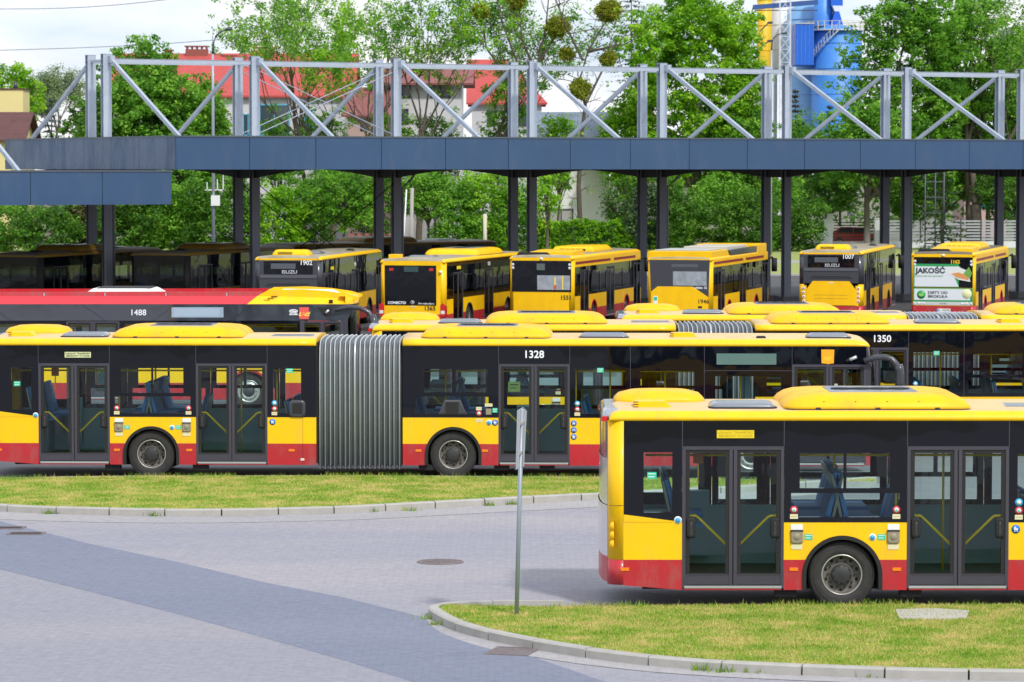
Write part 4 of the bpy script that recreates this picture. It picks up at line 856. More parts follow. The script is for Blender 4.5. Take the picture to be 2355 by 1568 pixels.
# ---------------------------------------------------------------- ground, paving, kerbs, grass islands
def paving(name, c1, c2, scale_mod=1.0, brick=(.2,.1), rot=0, patch=.9):
    m = bpy.data.materials.new(name); m.use_nodes=True; t=m.node_tree; b=t.nodes['Principled BSDF']; b.inputs['Roughness'].default_value=.8; b.inputs['Specular IOR Level'].default_value=.3
    tc=N(t,'ShaderNodeTexCoord'); mp=N(t,'ShaderNodeMapping'); mp.inputs['Rotation'].default_value=(0,0,rot); t.links.new(tc.outputs['Object'],mp.inputs[0])
    br=N(t,'ShaderNodeTexBrick'); br.inputs['Scale'].default_value=1; br.inputs['Brick Width'].default_value=brick[0]; br.inputs['Row Height'].default_value=brick[1]; br.inputs['Mortar Size'].default_value=.006
    br.inputs['Color1'].default_value=(1,1,1,1); br.inputs['Color2'].default_value=(.93,.93,.94,1); br.inputs['Mortar'].default_value=(.78,.78,.78,1); br.inputs['Bias'].default_value=-.1
    t.links.new(mp.outputs[0],br.inputs['Vector'])
    n1=N(t,'ShaderNodeTexNoise'); n1.inputs['Scale'].default_value=.16; n1.inputs['Detail'].default_value=5; n1.inputs['Roughness'].default_value=.55
    mp2=N(t,'ShaderNodeMapping'); mp2.inputs['Scale'].default_value=(.35,1.3,1); t.links.new(tc.outputs['Object'],mp2.inputs[0]); t.links.new(mp2.outputs[0],n1.inputs['Vector'])
    r1=N(t,'ShaderNodeMapRange'); r1.inputs[1].default_value=.4; r1.inputs[2].default_value=.62; r1.inputs[4].default_value=patch; t.links.new(n1.outputs['Fac'],r1.inputs[0])
    mx=N(t,'ShaderNodeMix',data_type='RGBA'); mx.inputs[6].default_value=(*c1,1); mx.inputs[7].default_value=(*c2,1); t.links.new(r1.outputs[0],mx.inputs[0])
    n2=N(t,'ShaderNodeTexNoise'); n2.inputs['Scale'].default_value=7; n2.inputs['Detail'].default_value=6; t.links.new(tc.outputs['Object'],n2.inputs['Vector'])
    r2=N(t,'ShaderNodeMapRange'); r2.inputs[1].default_value=.3; r2.inputs[2].default_value=.7; r2.inputs[3].default_value=.86; r2.inputs[4].default_value=1.06; t.links.new(n2.outputs['Fac'],r2.inputs[0])
    m1=N(t,'ShaderNodeMix',data_type='RGBA',blend_type='MULTIPLY'); m1.inputs[0].default_value=.8; t.links.new(mx.outputs[2],m1.inputs[6]); t.links.new(br.outputs['Color'],m1.inputs[7])
    m2=N(t,'ShaderNodeVectorMath',operation='SCALE'); t.links.new(m1.outputs[2],m2.inputs[0]); t.links.new(r2.outputs[0],m2.inputs['Scale']); t.links.new(m2.outputs[0],b.inputs['Base Color'])
    n3=N(t,'ShaderNodeTexNoise'); n3.inputs['Scale'].default_value=1.1; n3.inputs['Detail'].default_value=8; n3.inputs['Roughness'].default_value=.7; mp3=N(t,'ShaderNodeMapping'); mp3.inputs['Scale'].default_value=(.5,1.6,1); t.links.new(tc.outputs['Object'],mp3.inputs[0]); t.links.new(mp3.outputs[0],n3.inputs['Vector'])
    r3=N(t,'ShaderNodeMapRange'); r3.inputs[1].default_value=.60; r3.inputs[2].default_value=.74; r3.inputs[3].default_value=1; r3.inputs[4].default_value=.78; t.links.new(n3.outputs['Fac'],r3.inputs[0])
    m3=N(t,'ShaderNodeVectorMath',operation='SCALE'); t.links.new(m2.outputs[0],m3.inputs[0]); t.links.new(r3.outputs[0],m3.inputs['Scale']); t.links.new(m3.outputs[0],b.inputs['Base Color'])
    bp=N(t,'ShaderNodeBump'); bp.inputs['Strength'].default_value=.12; bp.inputs['Distance'].default_value=.01; t.links.new(br.outputs['Fac'],bp.inputs['Height']); bp.invert=True; t.links.new(bp.outputs[0],b.inputs['Normal'])
    MATS[name]=m; return m
PAV = paving('block_paving',(.285,.285,.34),(.365,.345,.365))
PAVN = paving('block_paving_near',(.275,.275,.325),(.325,.31,.335),patch=.7)
STRIP = paving('blue_grey_strip',(.185,.205,.275),(.215,.23,.295),patch=.7)
EDGEP = paving('pale_edge_paving',(.40,.385,.39),(.34,.33,.35))
ASPH = mat('asphalt',(.055,.056,.062),.85,noise=(.5,(.085,.083,.085),.8),bump=(60,.2))
def sheet(name, pts, z, m, kind='structure'):
    mb=MB(); mb.face([(p[0],p[1],z) for p in pts],m); o=mb.build(name,fixn=False); tag(o,kind=kind)
    if o.data.polygons[0].normal.z<0: o.data.flip_normals()
    return o
sheet('ground',[(-900,-200),(900,-200),(900,2500),(-900,2500)],-.012,mat('bare_ground',(.16,.15,.11),.9,noise=(.08,(.12,.14,.06),.8)))
sheet('paved_yard',[(-60,15),(60,15),(60,100),(-60,100)],-.008,PAV)
sheet('depot_asphalt',[(-90,100.01),(110,100.01),(110,194),(-90,194)],-.008,ASPH)
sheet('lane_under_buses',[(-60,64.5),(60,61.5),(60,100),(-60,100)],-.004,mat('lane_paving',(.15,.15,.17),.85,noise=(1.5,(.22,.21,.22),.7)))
# the near yard: lower-left paving and the blue-grey strip that crosses it
def sp(l, s=2.68, ox=0, oy=1120):      # zoomed survey -> survey pixels
    return [((ox+x/s)/1.0875,(oy+y/s)/1.0875) for x,y in l]
up = sp([(-900,250),(0,490),(600,640),(1200,765),(1800,905),(2305,1000)])+sp([(590,1140),(1300,1400),(2305,1750)],ox=850)
lo = sp([(-900,560),(0,810),(600,960),(1150,1100),(1700,1250),(2305,1420)])+sp([(500,1568),(1200,1800),(2305,2200)],ox=850)
U=[gnd(u,v) for u,v in up]; Lw=[gnd(u,v) for u,v in lo]
sheet('paving_strip',[(p.x,p.y) for p in U]+[(p.x,p.y) for p in reversed(Lw)],-.002,STRIP)
sheet('near_paving',[(p.x,p.y) for p in Lw]+[(30,15.5),(-59,15.5),(-59,Lw[0].y)],-.004,PAVN)
# island 1
e1 = sp([(-900,330),(0,425),(350,440),(700,450),(1050,455),(1400,455),(1750,450),(2305,437)])+sp([(600,405),(1180,375),(1740,345),(2600,300),(3600,235)],ox=850)
E1=[gnd(u,v) for u,v in e1]
def smooth(P, n):
    """resample a polyline evenly"""
    P=[Vector((p[0],p[1])) for p in P]; d=[0]
    for i in range(1,len(P)): d.append(d[-1]+(P[i]-P[i-1]).length)
    out=[]; m=int(d[-1]/n)
    for k in range(m+1):
        s=d[-1]*k/m; i=max(j for j in range(len(d)) if d[j]<=s+1e-9); i=min(i,len(P)-2); f=(s-d[i])/(d[i+1]-d[i]); out.append(P[i].lerp(P[i+1],f))
    for _ in range(3): out=[out[0]]+[(out[i-1]+out[i]*2+out[i+1])/4 for i in range(1,len(out)-1)]+[out[-1]]
    return out
KERB = mat('kerb_concrete',(.40,.385,.36),.85,noise=(4,(.30,.29,.27),.7))
def kerb(name, line, w=.15, h=.12, stone=1.0, inside=1, m=KERB):
    """line = outer foot of the kerb; the stones are laid to its left (inside=1)"""
    P=smooth(line, .25); mb=MB(); n=max(1,int(stone/.25)); off=[]
    for i,p in enumerate(P):
        t=(P[min(i+1,len(P)-1)]-P[max(i-1,0)]).normalized(); off.append(Vector((-t.y,t.x))*inside)
    for s in range(0,len(P)-1,n):
        e=min(s+n,len(P)-1); rings=[]; dz=random.Random(s).uniform(-.006,.006)
        for i in range(s,e+1):
            p=P[i].copy(); q=off[i]
            if i==s: p=P[s]+(P[s+1]-P[s]).normalized()*.012
            if i==e: p=P[e]-(P[e]-P[e-1]).normalized()*.012
            a=p; b=p+q*.03; c=p+q*w
            rings.append([(a.x,a.y,-.01),(a.x,a.y,h-.02+dz),(b.x,b.y,h+dz),(c.x,c.y,h+dz),(c.x,c.y,-.01)])
        mb.loft(rings,m,sm=False)
    o=mb.build(name); tag(o,kind='structure'); return P,[p+q*w for p,q in zip(P,off)],[p+q*(w*.5) for p,q in zip(P,off)]
P1,I1,M1=kerb('kerb',E1)
# pale run of pavers along the kerb foot
def ribbon(name, P, off0, off1, z, m):
    pts=[]; q=[]
    for i,p in enumerate(P):
        t=(P[min(i+1,len(P)-1)]-P[max(i-1,0)]).normalized(); nn=Vector((t.y,-t.x)); pts.append(p+nn*off0); q.append(p+nn*(off0+(off1-off0)*min(1,(i+.3)/14)))
    mb=MB(); mb.loft([[(a.x,a.y,z),(b.x,b.y,z)] for a,b in zip(pts,q)],m,cap=False,close=False,sm=False); o=mb.build(name); tag(o,kind='structure'); return o
ribbon('kerbside_paving',P1,0,1.15,-.0035,EDGEP)
# far edge of island 1
f1=[(-900,215),(0,198),(600,186),(2305,180)]; F1=[gnd(u,v,.1) for u,v in sp(f1)+sp([(1740,192),(2600,205),(3600,222)],ox=850)]
Pf,If,Mf=kerb('far_kerb',F1,w=.1,h=.10,inside=-1)
e2 = sp([(1000,1010),(640,1080),(595,1110),(600,1135),(700,1200),(830,1245),(1040,1300),(1300,1350),(1600,1400),(1900,1440),(2305,1480)],ox=850)+sp([(500,1508),(1040,1530),(1560,1548),(2305,1560),(3500,1570)],ox=1700)
E2=[gnd(u,v) for u,v in e2]
E2=[gnd(*sp([(1500,1075)],ox=850)[0]),gnd(*sp([(800,1076)],ox=850)[0]),gnd(*sp([(585,1092)],ox=850)[0]),gnd(*sp([(560,1120)],ox=850)[0])]+E2[3:]
P2,I2,M2=kerb('kerb',E2)
F2=[gnd(u,v,.05) for u,v in sp([(1400,1078),(2305,1068)],ox=850)+sp([(860,1064),(2305,1062),(3500,1062)],ox=1700)]
kerb('far_kerb',F2[0:],w=.1,h=.07,inside=-1)
ribbon('kerbside_paving',P2[9:],0,.42,-.0018,EDGEP)

# grass
def grass_mat():
    m=bpy.data.materials.new('dry_lawn'); m.use_nodes=True; t=m.node_tree; b=t.nodes['Principled BSDF']; b.inputs['Roughness'].default_value=.85; b.inputs['Specular IOR Level'].default_value=.15
    tc=N(t,'ShaderNodeTexCoord'); n=N(t,'ShaderNodeTexNoise'); n.inputs['Scale'].default_value=1.3; n.inputs['Detail'].default_value=9; n.inputs['Roughness'].default_value=.7; t.links.new(tc.outputs['Object'],n.inputs['Vector'])
    at=N(t,'ShaderNodeAttribute'); at.attribute_name='tint'
    ad=N(t,'ShaderNodeMath',operation='MULTIPLY_ADD'); ad.inputs[1].default_value=.30; t.links.new(at.outputs['Fac'],ad.inputs[0]); t.links.new(n.outputs['Fac'],ad.inputs[2])
    cr=N(t,'ShaderNodeValToRGB'); e=cr.color_ramp.elements; e[0].position=.42; e[0].color=(.12,.24,.018,1); e[1].position=.80; e[1].color=(.56,.44,.20,1)
    for p,c in ((.55,(.19,.32,.03,1)),(.68,(.40,.39,.09,1))): q=e.new(p); q.color=c
    t.links.new(ad.outputs[0],cr.inputs[0]); t.links.new(cr.outputs[0],b.inputs['Base Color']); MATS['dry_lawn']=m; return m
GR_M=grass_mat()
def inside(px,py,poly):
    c=np.zeros(px.shape,bool); n=len(poly); j=n-1
    for i in range(n):
        xi,yi=poly[i]; xj,yj=poly[j]
        k=((yi>py)!=(yj>py))&(px<(xj-xi)*(py-yi)/(yj-yi+1e-12)+xi); c^=k; j=i
    return c
def np_mesh(name, verts, nper, m, tint=None):
    """verts: (k*nper,3) array, every nper vertices one face"""
    k=len(verts)//nper; me=bpy.data.meshes.new(name); me.vertices.add(len(verts)); me.vertices.foreach_set('co',np.ascontiguousarray(verts,dtype=np.float32).ravel())
    me.loops.add(k*nper); me.loops.foreach_set('vertex_index',np.arange(k*nper,dtype=np.int32)); me.polygons.add(k)
    me.polygons.foreach_set('loop_start',np.arange(0,k*nper,nper,dtype=np.int32)); me.polygons.foreach_set('loop_total',np.full(k,nper,dtype=np.int32))
    me.materials.append(m)
    if tint is not None:
        a=me.attributes.new('tint','FLOAT','POINT'); a.data.foreach_set('value',np.repeat(tint,nper).astype(np.float32))
    me.update(calc_edges=True); return me
def blades(rng,x,y,z,hmin,hmax,w):
    n=len(x); h=rng.uniform(hmin,hmax,n); a=rng.uniform(0,2*np.pi,n); lx=rng.normal(0,.35,n)*h; ly=rng.normal(0,.35,n)*h
    v=np.empty((n,3,3)); v[:,0]=np.stack([x-w*np.cos(a),y-w*np.sin(a),z+0*x],1); v[:,1]=np.stack([x+w*np.cos(a),y+w*np.sin(a),z+0*x],1); v[:,2]=np.stack([x+lx,y+ly,z+h],1)
    return v.reshape(-1,3)
def lawn(name, poly, z, dens, seed, hm=(.02,.07), w=.007, edge=None, clip=None):
    o=sheet(name,poly,z,GR_M); at=o.data.attributes.new('tint','FLOAT','POINT'); at.data.foreach_set('value',[.25]*len(o.data.vertices))
    rng=np.random.default_rng(seed); P=np.array(poly); x0,y0=P.min(0); x1,y1=P.max(0)
    if clip: x0,x1=max(x0,clip[0]),min(x1,clip[1])
    n=int((x1-x0)*(y1-y0)*dens); x=rng.uniform(x0,x1,n); y=rng.uniform(y0,y1,n); k=inside(x,y,[tuple(p) for p in poly]); x,y=x[k],y[k]
    v=blades(rng,x,y,z,hm[0],hm[1],w); tint=rng.uniform(0,1,len(x))
    if edge is not None:
        E=np.array([(p.x,p.y) for p in edge]); i=rng.integers(0,len(E)-1,int(len(E)*40)); f=rng.uniform(0,1,len(i)); ex=E[i,0]*(1-f)+E[i+1,0]*f+rng.normal(0,.04,len(i)); ey=E[i,1]*(1-f)+E[i+1,1]*f+rng.normal(0,.04,len(i))
        ok=rng.uniform(0,1,len(i))<np.clip(.5+.6*np.sin(ex*1.7)+.4*np.sin(ex*5.1),.12,1); ex,ey=ex[ok],ey[ok]
        v=np.concatenate([v,blades(rng,ex,ey,z,.03,.10,.006)]); tint=np.concatenate([tint,rng.uniform(0,.45,len(ex))])
    me=np_mesh('grass',v,3,GR_M,tint); g=bpy.data.objects.new('grass',me); C.objects.link(g); tag(g,kind='stuff'); return g
poly1=[(p.x,p.y) for p in I1]+[(p.x,p.y) for p in reversed(If)]
lawn('grass_ground',poly1,.095,1200,3,edge=If,hm=(.01,.035),w=.007,clip=(-13,12))
tip=[p for p in I2[7:]]
Pf2=smooth(F2,.25)
poly2=[(p.x,p.y) for p in tip]+[(p.x,p.y-.1) for p in reversed(Pf2)]
lawn('grass_ground',poly2,.095,2600,5,edge=[Vector((p.x,p.y-.12)) for p in Pf2],hm=(.01,.04),w=.005,clip=(-3,9))
# weeds at the kerb foot
rng=np.random.default_rng(9)
def weed(p, n, h, name='weed', label=None):
    x=rng.normal(p[0],.07,n); y=rng.normal(p[1],.03,n); v=blades(rng,x,y,np.full(n,-.005),h*.4,h,.009); me=np_mesh(name,v,3,GR_M,rng.uniform(-.2,.2,n)); o=bpy.data.objects.new(name,me); C.objects.link(o); tag(o,kind='stuff'); return o
wd=[(215,425),(330,440),(680,445),(1030,455),(1385,452),(1565,448),(1925,440)]
for u,v in sp(wd)+sp([(205,425),(305,410),(360,410),(470,420),(1000,385),(1150,378)],ox=850): q=gnd(u,v); weed((q.x,q.y),45,.11)
for u,v in sp([(600,1140),(655,1180)],ox=850)+sp([(140,1485),(290,1495),(525,1500),(1310,1530)],ox=1700): q=gnd(u,v+2); weed((q.x,q.y),35,.12)
# manhole, grates, slab
IRON=mat('rusty_iron',(.13,.105,.11),.8,noise=(9,(.21,.18,.18),.8))
q=gnd(*sp([(672,762)],ox=850)[0]); m=MB(); m.lathe([(0,.006),(.29,.006),(.30,.0),(.33,.0),(.335,.007),(.36,.007),(.37,-.005)],(q.x,q.y,0),'z',IRON,36)
for k in range(-4,5):
    for l in range(-4,5):
        if k*k+l*l<18: m.box(q.x+k*.062-.02,q.x+k*.062+.02,q.y+l*.062-.02,q.y+l*.062+.02,.005,.014,IRON)
tag(m.build('manhole_cover'),'round rusty iron manhole cover in the middle of the pale paving','manhole cover')
def grate(u,v,label,w=.42,d=.55,rz=0):
    q=gnd(u,v); t=MB(); t.box(-w-.04,w+.04,-d-.04,d+.04,-.02,-.0005,RUB); m=t
    for a,b,c,e in ((-w-.05,w+.05,-d-.05,-d),(-w-.05,w+.05,d,d+.05),(-w-.05,-w,-d,d),(w,w+.05,-d,d)): m.box(a,b,c,e,-.002,.008,IRON)
    for k in range(7): y=-d+.02+(2*d-.04)*(k+.5)/7; m.box(-w,w,y-.035,y+.035,-.002,.006,IRON)
    o=m.build('drain_grate',loc=(q.x,q.y,0)); o.rotation_euler=(0,0,rz); tag(o,label,'drain','iron drain grates in the paving'); return o
grate(*sp([(1155,1362)],ox=850)[0],'brown iron drain grate beside the kerb of the near grass island',w=.24,d=.3,rz=R(-15))
grate(*sp([(45,535)])[0],'farther of two iron drain grates at the left edge',w=.26,d=.17); grate(*sp([(175,573)])[0],'nearer of two iron drain grates at the left edge',w=.26,d=.17)
q=gnd(2142,1411,.1); m=MB(); m.prism([(-.5,-.5),(.1,-.56),(.42,-.42),(.55,.3),(.1,.5),(-.45,.4)],'z',-.05,.012,mat('slab_concrete',(.5,.48,.45),.9,noise=(5,(.38,.36,.34),.6)))
tag(m.build('concrete_slab',loc=(q.x,q.y,.1)),'worn concrete slab set in the near grass','concrete slab')
# sign post, seen from behind and edge-on
b_=gnd(1187,1412,.1); tp=empty('sign_post',(b_.x,b_.y,.0)); m=MB(); m.tube([(0,0,.0),(.075,0,2.9)],.03,mat('sign_post_steel',(.30,.34,.40),.45,metal=.3),12); m.build('pole',tp)
m=MB(); m.bar((.055,-.02,2.12),(.075,-.02,2.88),.02,.02,ALU)
pl=mat('sign_back',(.42,.44,.47),.4,metal=.4); P=[(-.32,2.10),(.32,2.10),(.32,2.90),(-.32,2.90)]; m.prism(P,'x',-.012,.0,pl); m.box(0,.03,-.31,-.28,2.12,2.88,pl); m.box(0,.03,.28,.31,2.12,2.88,pl); m.box(0,.035,-.3,.3,2.3,2.33,ALU); m.box(0,.035,-.3,.3,2.7,2.73,ALU)
o=m.build('sign_plate',tp); o.rotation_euler=(0,R(1.4),R(-7)); o.location=(-.01,0,0); tag(tp,'thin grey sign post on the island tip, its plate seen edge-on','sign')

# ---------------------------------------------------------------- the canopies
AL=R(28.4); e1v=Vector((math.cos(AL),math.sin(AL),0)); e2v=Vector((math.sin(AL),-math.cos(AL),0))
P0=Vector((-17.29,140.1,0)); PER=6.6
def cn(t,k,z): p=P0+e1v*t+e2v*k; return Vector((p.x,p.y,z))
def cbox(mb,t0,t1,k0,k1,z0,z1,m):
    """box in canopy axes"""
    i=len(mb.v); mb.v+=[tuple(cn(t,k,z)) for z in (z0,z1) for t,k in ((t0,k0),(t1,k0),(t1,k1),(t0,k1))]; kk=mb.mi(m)
    for q in ((0,3,2,1),(4,5,6,7),(0,1,5,4),(1,2,6,5),(2,3,7,6),(3,0,4,7)): mb.f.append([i+a for a in q]); mb.m.append(kk); mb.smooth.append(False)
KA,KB=-.17,1.55           # the two column rows
def canopy(name,label,ts,t0,t1,ztop,zbot,k1,k0,seams,side_seams,ground_cols=True,ptop=10.78,brow=True):
    rt=empty(name,tuple(cn(t0,0,0)))
    inv=rt
    def bld(mb,nm,bevel=0):
        o=mb.build(nm,rt,bevel=bevel); o.matrix_parent_inverse=Matrix.Translation(-rt.location); return o
    # roof deck and soffit
    m=MB(); cbox(m,t0+.1,t1-.1,k0+.1,k1-.1,zbot+.05,ztop-.25,ROOFC); bld(m,'roof_deck')
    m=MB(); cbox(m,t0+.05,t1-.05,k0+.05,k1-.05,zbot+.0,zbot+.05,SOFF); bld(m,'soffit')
    # fascia panels with open joints
    m=MB(); ss=[t0]+seams+[t1]
    for a,b in zip(ss[:-1],ss[1:]): cbox(m,a+.012,b-.012,k1-.03,k1+.02,zbot,ztop-.06,FASC)
    cbox(m,t0,t1,k1-.06,k1-.03,zbot+.01,ztop-.06,JOINT); cbox(m,t0-.03,t1+.03,k1-.12,k1+.05,ztop-.06,ztop,FASCT); bld(m,'front_fascia')
    ss=[k1]+side_seams+[k0]
    for tt,sg in ((t0,1),(t1,-1)):
        m=MB()
        for a,b in zip(ss[:-1],ss[1:]): cbox(m,min(tt,tt+sg*.05),max(tt,tt+sg*.05),b+.012,a-.012,zbot,ztop-.06,FASC)
        cbox(m,min(tt+sg*.05,tt+sg*.07),max(tt+sg*.05,tt+sg*.07),k0,k1-.07,zbot+.01,ztop-.06,JOINT); cbox(m,min(tt-sg*.03,tt+sg*.12),max(tt-sg*.03,tt+sg*.12),k0,k1-.13,ztop-.06,ztop,FASCT)
        bld(m,'side_fascia')
    m=MB(); cbox(m,t0,t1,k0-.02,k0+.03,zbot,ztop-.06,FASC); bld(m,'rear_fascia')
    for i,t in enumerate(ts):
        for k in (KA,KB):
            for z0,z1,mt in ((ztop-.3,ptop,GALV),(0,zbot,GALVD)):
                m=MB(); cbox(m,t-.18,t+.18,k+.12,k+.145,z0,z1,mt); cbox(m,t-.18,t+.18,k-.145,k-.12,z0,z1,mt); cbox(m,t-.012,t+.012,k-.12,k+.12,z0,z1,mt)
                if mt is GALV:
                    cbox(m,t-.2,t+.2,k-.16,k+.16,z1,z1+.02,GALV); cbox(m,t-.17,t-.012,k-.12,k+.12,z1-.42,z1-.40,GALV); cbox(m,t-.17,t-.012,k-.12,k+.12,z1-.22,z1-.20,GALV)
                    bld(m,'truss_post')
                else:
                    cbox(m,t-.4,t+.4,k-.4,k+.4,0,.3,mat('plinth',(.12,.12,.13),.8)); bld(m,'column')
        # haunched cantilever beams, one each side
        for s,kk in ((1,KB),(-1,KA)):
            m=MB(); n=10; reach=6.0
            top=[(kk+s*reach*q/n,zbot-.002) for q in range(n+1)]; bot=[(kk+s*reach*q/n, zbot-.36*(1-(q/n))**1.7-.01) for q in range(n+1)]
            rings=[[cn(t-.09,a[0],a[1]),cn(t+.09,a[0],a[1]),cn(t+.09,b[0],b[1]),cn(t-.09,b[0],b[1])] for a,b in zip(top,bot)]
            m.loft(rings,SOFF,sm=False); bld(m,'haunch_beam')
        m=MB(); cbox(m,t-.09,t+.09,KA-.1,KB+.1,zbot-.37,zbot-.002,SOFF); bld(m,'haunch_beam')
        # diagonal hangers
        for s,kk in ((1,KB),(-1,KA)):
            m=MB(); a=cn(t+.12,kk+s*.1,ptop-.16); b=cn(t+.12,kk+s*7.5,ztop-.12); m.bar(a,b,.12,.16,GALV); bld(m,'diagonal_brace')
            m=MB(); cbox(m,t+.02,t+.22,kk+s*.12,kk+s*.45,ptop-.36,ptop-.06,GALV); bld(m,'gusset_plate')
        m=MB(); cbox(m,t-.05,t+.05,KA+.14,KB-.14,ptop-.32,ptop-.20,GALV); bld(m,'tie_beam')
    if ts[0]>=0:
        for a,b in ((ts[1],ts[2]),(ts[2],ts[1])):
            for k in (KA,KB):
                m=MB(); m.tube([tuple(cn(a,k,zbot-.5)),tuple(cn(b,k,.6))],.02,RUB,4); bld(m,'bracing_cable')
                m=MB(); m.tube([tuple(cn(a,k,ptop-.5)),tuple(cn(b,k,ztop+.1))],.018,GALV,4); bld(m,'bracing_cable')
    for k in (KA,KB):
        for a,b in zip(ts[:-1],ts[1:]):
            m=MB(); cbox(m,a+.19,b-.19,k-.06,k+.06,ptop-.34,ptop-.18,GALV); cbox(m,a+.19,b-.19,k-.08,k+.08,ptop-.18,ptop-.17,GALV); bld(m,'top_beam')
    return rt
def seam_t(u,k):       # where the sight line of a column of pixels meets the fascia line
    kx=(u-1177)/F*1.0013; b=P0+e2v*k
    return (kx*b.y-b.x)/(e1v.x-kx*e1v.y)
KF=9.65
fs=[seam_t(u,KF) for u in (575,727,877,1024,1168,1310,1448,1583,1716,1847,1975,2101,2225,2348)]
tc0=-.35; tE=fs[-1]+12
c1=canopy('bus_canopy','',[i*PER for i in range(9)],tc0,tE,7.41,6.09,KF,-9.5,fs+[fs[-1]+2.9*k for k in (1,2,3,4)],[KF-.78-2.98*k for k in range(7)])
tag(c1,'large steel canopy with blue fascia and galvanised posts along its roof','canopy')
fs2=[seam_t(u,KF) for u in (-95,72,237)]; tl=seam_t(396,KF)
c2=canopy('lower_canopy','',[-PER*k for k in (3,2,1)],-26,tl,6.06,4.745,KF,-8,[fs2[0]-2.9,]+fs2,[KF-2.9*k for k in range(1,6)],ptop=9.4)
tag(c2,'lower blue fascia canopy stepping down at the left edge','canopy')
dp=MB()
for i in (0,2,4,6):
    a=cn(i*PER+.3,KB+.0,0); dp.tube([(a.x,a.y,.0),(a.x,a.y,5.3),tuple(cn(i*PER+.5,KB+.5,5.7)),tuple(cn(i*PER+.5,KB+.9,6.05))],.055,mat('downpipe_grey',(.36,.38,.4),.4,metal=.3),8)
    o=dp.build('downpipe'); tag(o,'grey downpipe running down the front canopy column of pair %s'%('one two three four five six seven'.split()[i]),'downpipe','downpipes on the canopy columns'); dp=MB()
# ---------------------------------------------------------------- background: verge, fence, houses, works, trees
VERGE=mat('verge_grass',(.22,.28,.06),.9,noise=(.6,(.33,.33,.12),.9))
sheet('verge',[(-90,194.01),(110,194.01),(110,272),(-90,272)],-.006,VERGE)
sheet('footpath',[(-90,220),(110,220),(110,225),(-90,225)],-.002,mat('path_grey',(.3,.3,.32),.85))
sheet('street',[(-300,272.01),(300,272.01),(300,282),(-300,282)],-.006,mat('street_asphalt',(.13,.13,.14),.85,noise=(.4,(.18,.18,.18),.6)))
m=MB(); m.box(-90,110,193.7,194,-.02,.1,KERB); tag(m.build('kerb'),kind='structure')

def leaf_mat(name, dark, mid, light, trans=.35):
    m=bpy.data.materials.new(name); m.use_nodes=True; t=m.node_tree; b=t.nodes['Principled BSDF']; b.inputs['Roughness'].default_value=.55; b.inputs['Specular IOR Level'].default_value=.3
    at=N(t,'ShaderNodeAttribute'); at.attribute_name='tint'; cr=N(t,'ShaderNodeValToRGB'); e=cr.color_ramp.elements; e[0].position=.1; e[0].color=(*dark,1); e[1].position=.95; e[1].color=(*light,1); q=e.new(.55); q.color=(*mid,1)
    t.links.new(at.outputs['Fac'],cr.inputs[0]); t.links.new(cr.outputs[0],b.inputs['Base Color'])
    tl=N(t,'ShaderNodeBsdfTranslucent'); t.links.new(cr.outputs[0],tl.inputs[0]); mx=N(t,'ShaderNodeMixShader'); mx.inputs[0].default_value=trans
    o=t.nodes['Material Output']; t.links.new(b.outputs[0],mx.inputs[1]); t.links.new(tl.outputs[0],mx.inputs[2]); t.links.new(mx.outputs[0],o.inputs[0]); MATS[name]=m; return m
LM={'maple':leaf_mat('maple_leaves',(.06,.19,.02),(.18,.43,.035),(.35,.62,.08),.5),
    'bright':leaf_mat('bright_leaves',(.09,.27,.012),(.27,.56,.02),(.48,.72,.06),.5),
    'dark':leaf_mat('dark_leaves',(.035,.11,.014),(.10,.26,.025),(.22,.42,.05),.45),
    'blue':leaf_mat('blue_needles',(.04,.085,.075),(.10,.17,.15),(.2,.29,.26),.1),
    'spruce':leaf_mat('spruce_needles',(.02,.05,.02),(.05,.10,.035),(.10,.17,.06),.1),
    'pale':leaf_mat('willow_leaves',(.13,.2,.08),(.24,.34,.15),(.38,.48,.24)),
    'brown':leaf_mat('rusty_needles',(.06,.05,.03),(.13,.10,.05),(.14,.2,.06),.1),
    'mist':leaf_mat('mistletoe_leaves',(.17,.23,.02),(.36,.42,.04),(.58,.54,.09),.5)}
BARK=mat('bark',(.11,.088,.07),.9,noise=(5,(.06,.05,.04),.8)); BARKL=mat('grey_bark',(.19,.17,.15),.9,noise=(4,(.11,.10,.09),.8))
def leaves_at(rng, cen, n, rad, size, flat=.7):
    """n leaf faces about every centre; returns vertices and tints"""
    k=len(cen); c=np.repeat(cen,n,0); r=np.repeat(rad,n)
    d=rng.normal(0,1,(k*n,3)); d/=np.linalg.norm(d,axis=1)[:,None]+1e-9; p=c+d*(r*rng.uniform(.25,1,k*n)**.6)[:,None]*np.array([1,1,flat])
    nrm=d*.55+rng.normal(0,.55,(k*n,3))+np.array([0,0,.75]); nrm/=np.linalg.norm(nrm,axis=1)[:,None]
    a=np.cross(nrm,rng.normal(0,1,(k*n,3))); a/=np.linalg.norm(a,axis=1)[:,None]+1e-9; b=np.cross(nrm,a)
    s=(size*rng.uniform(.6,1.25,k*n))[:,None]; b2=b*.62
    v=np.stack([p-a*s*.5,p-b2*s*.5+a*s*.08,p+a*s*.5,p+b2*s*.5+a*s*.08],1)
    tint=np.repeat(rng.uniform(.15,.8,k),n)+rng.normal(0,.13,k*n)
    return v.reshape(-1,3),np.clip(tint,0,1)
def wob(seed):
    q=np.random.default_rng(seed); A=q.uniform(0,6.28,(6,)); 
    def f(d): th=np.arctan2(d[:,1],d[:,0]); ph=np.arcsin(np.clip(d[:,2],-1,1)); return 1+.13*np.sin(2*th+A[0])+.10*np.sin(3*th+3*ph+A[1])+.10*np.sin(5*ph+2*th+A[2])+.07*np.sin(9*ph-4*th+A[3])+.06*np.sin(7*th+A[4])
    return f
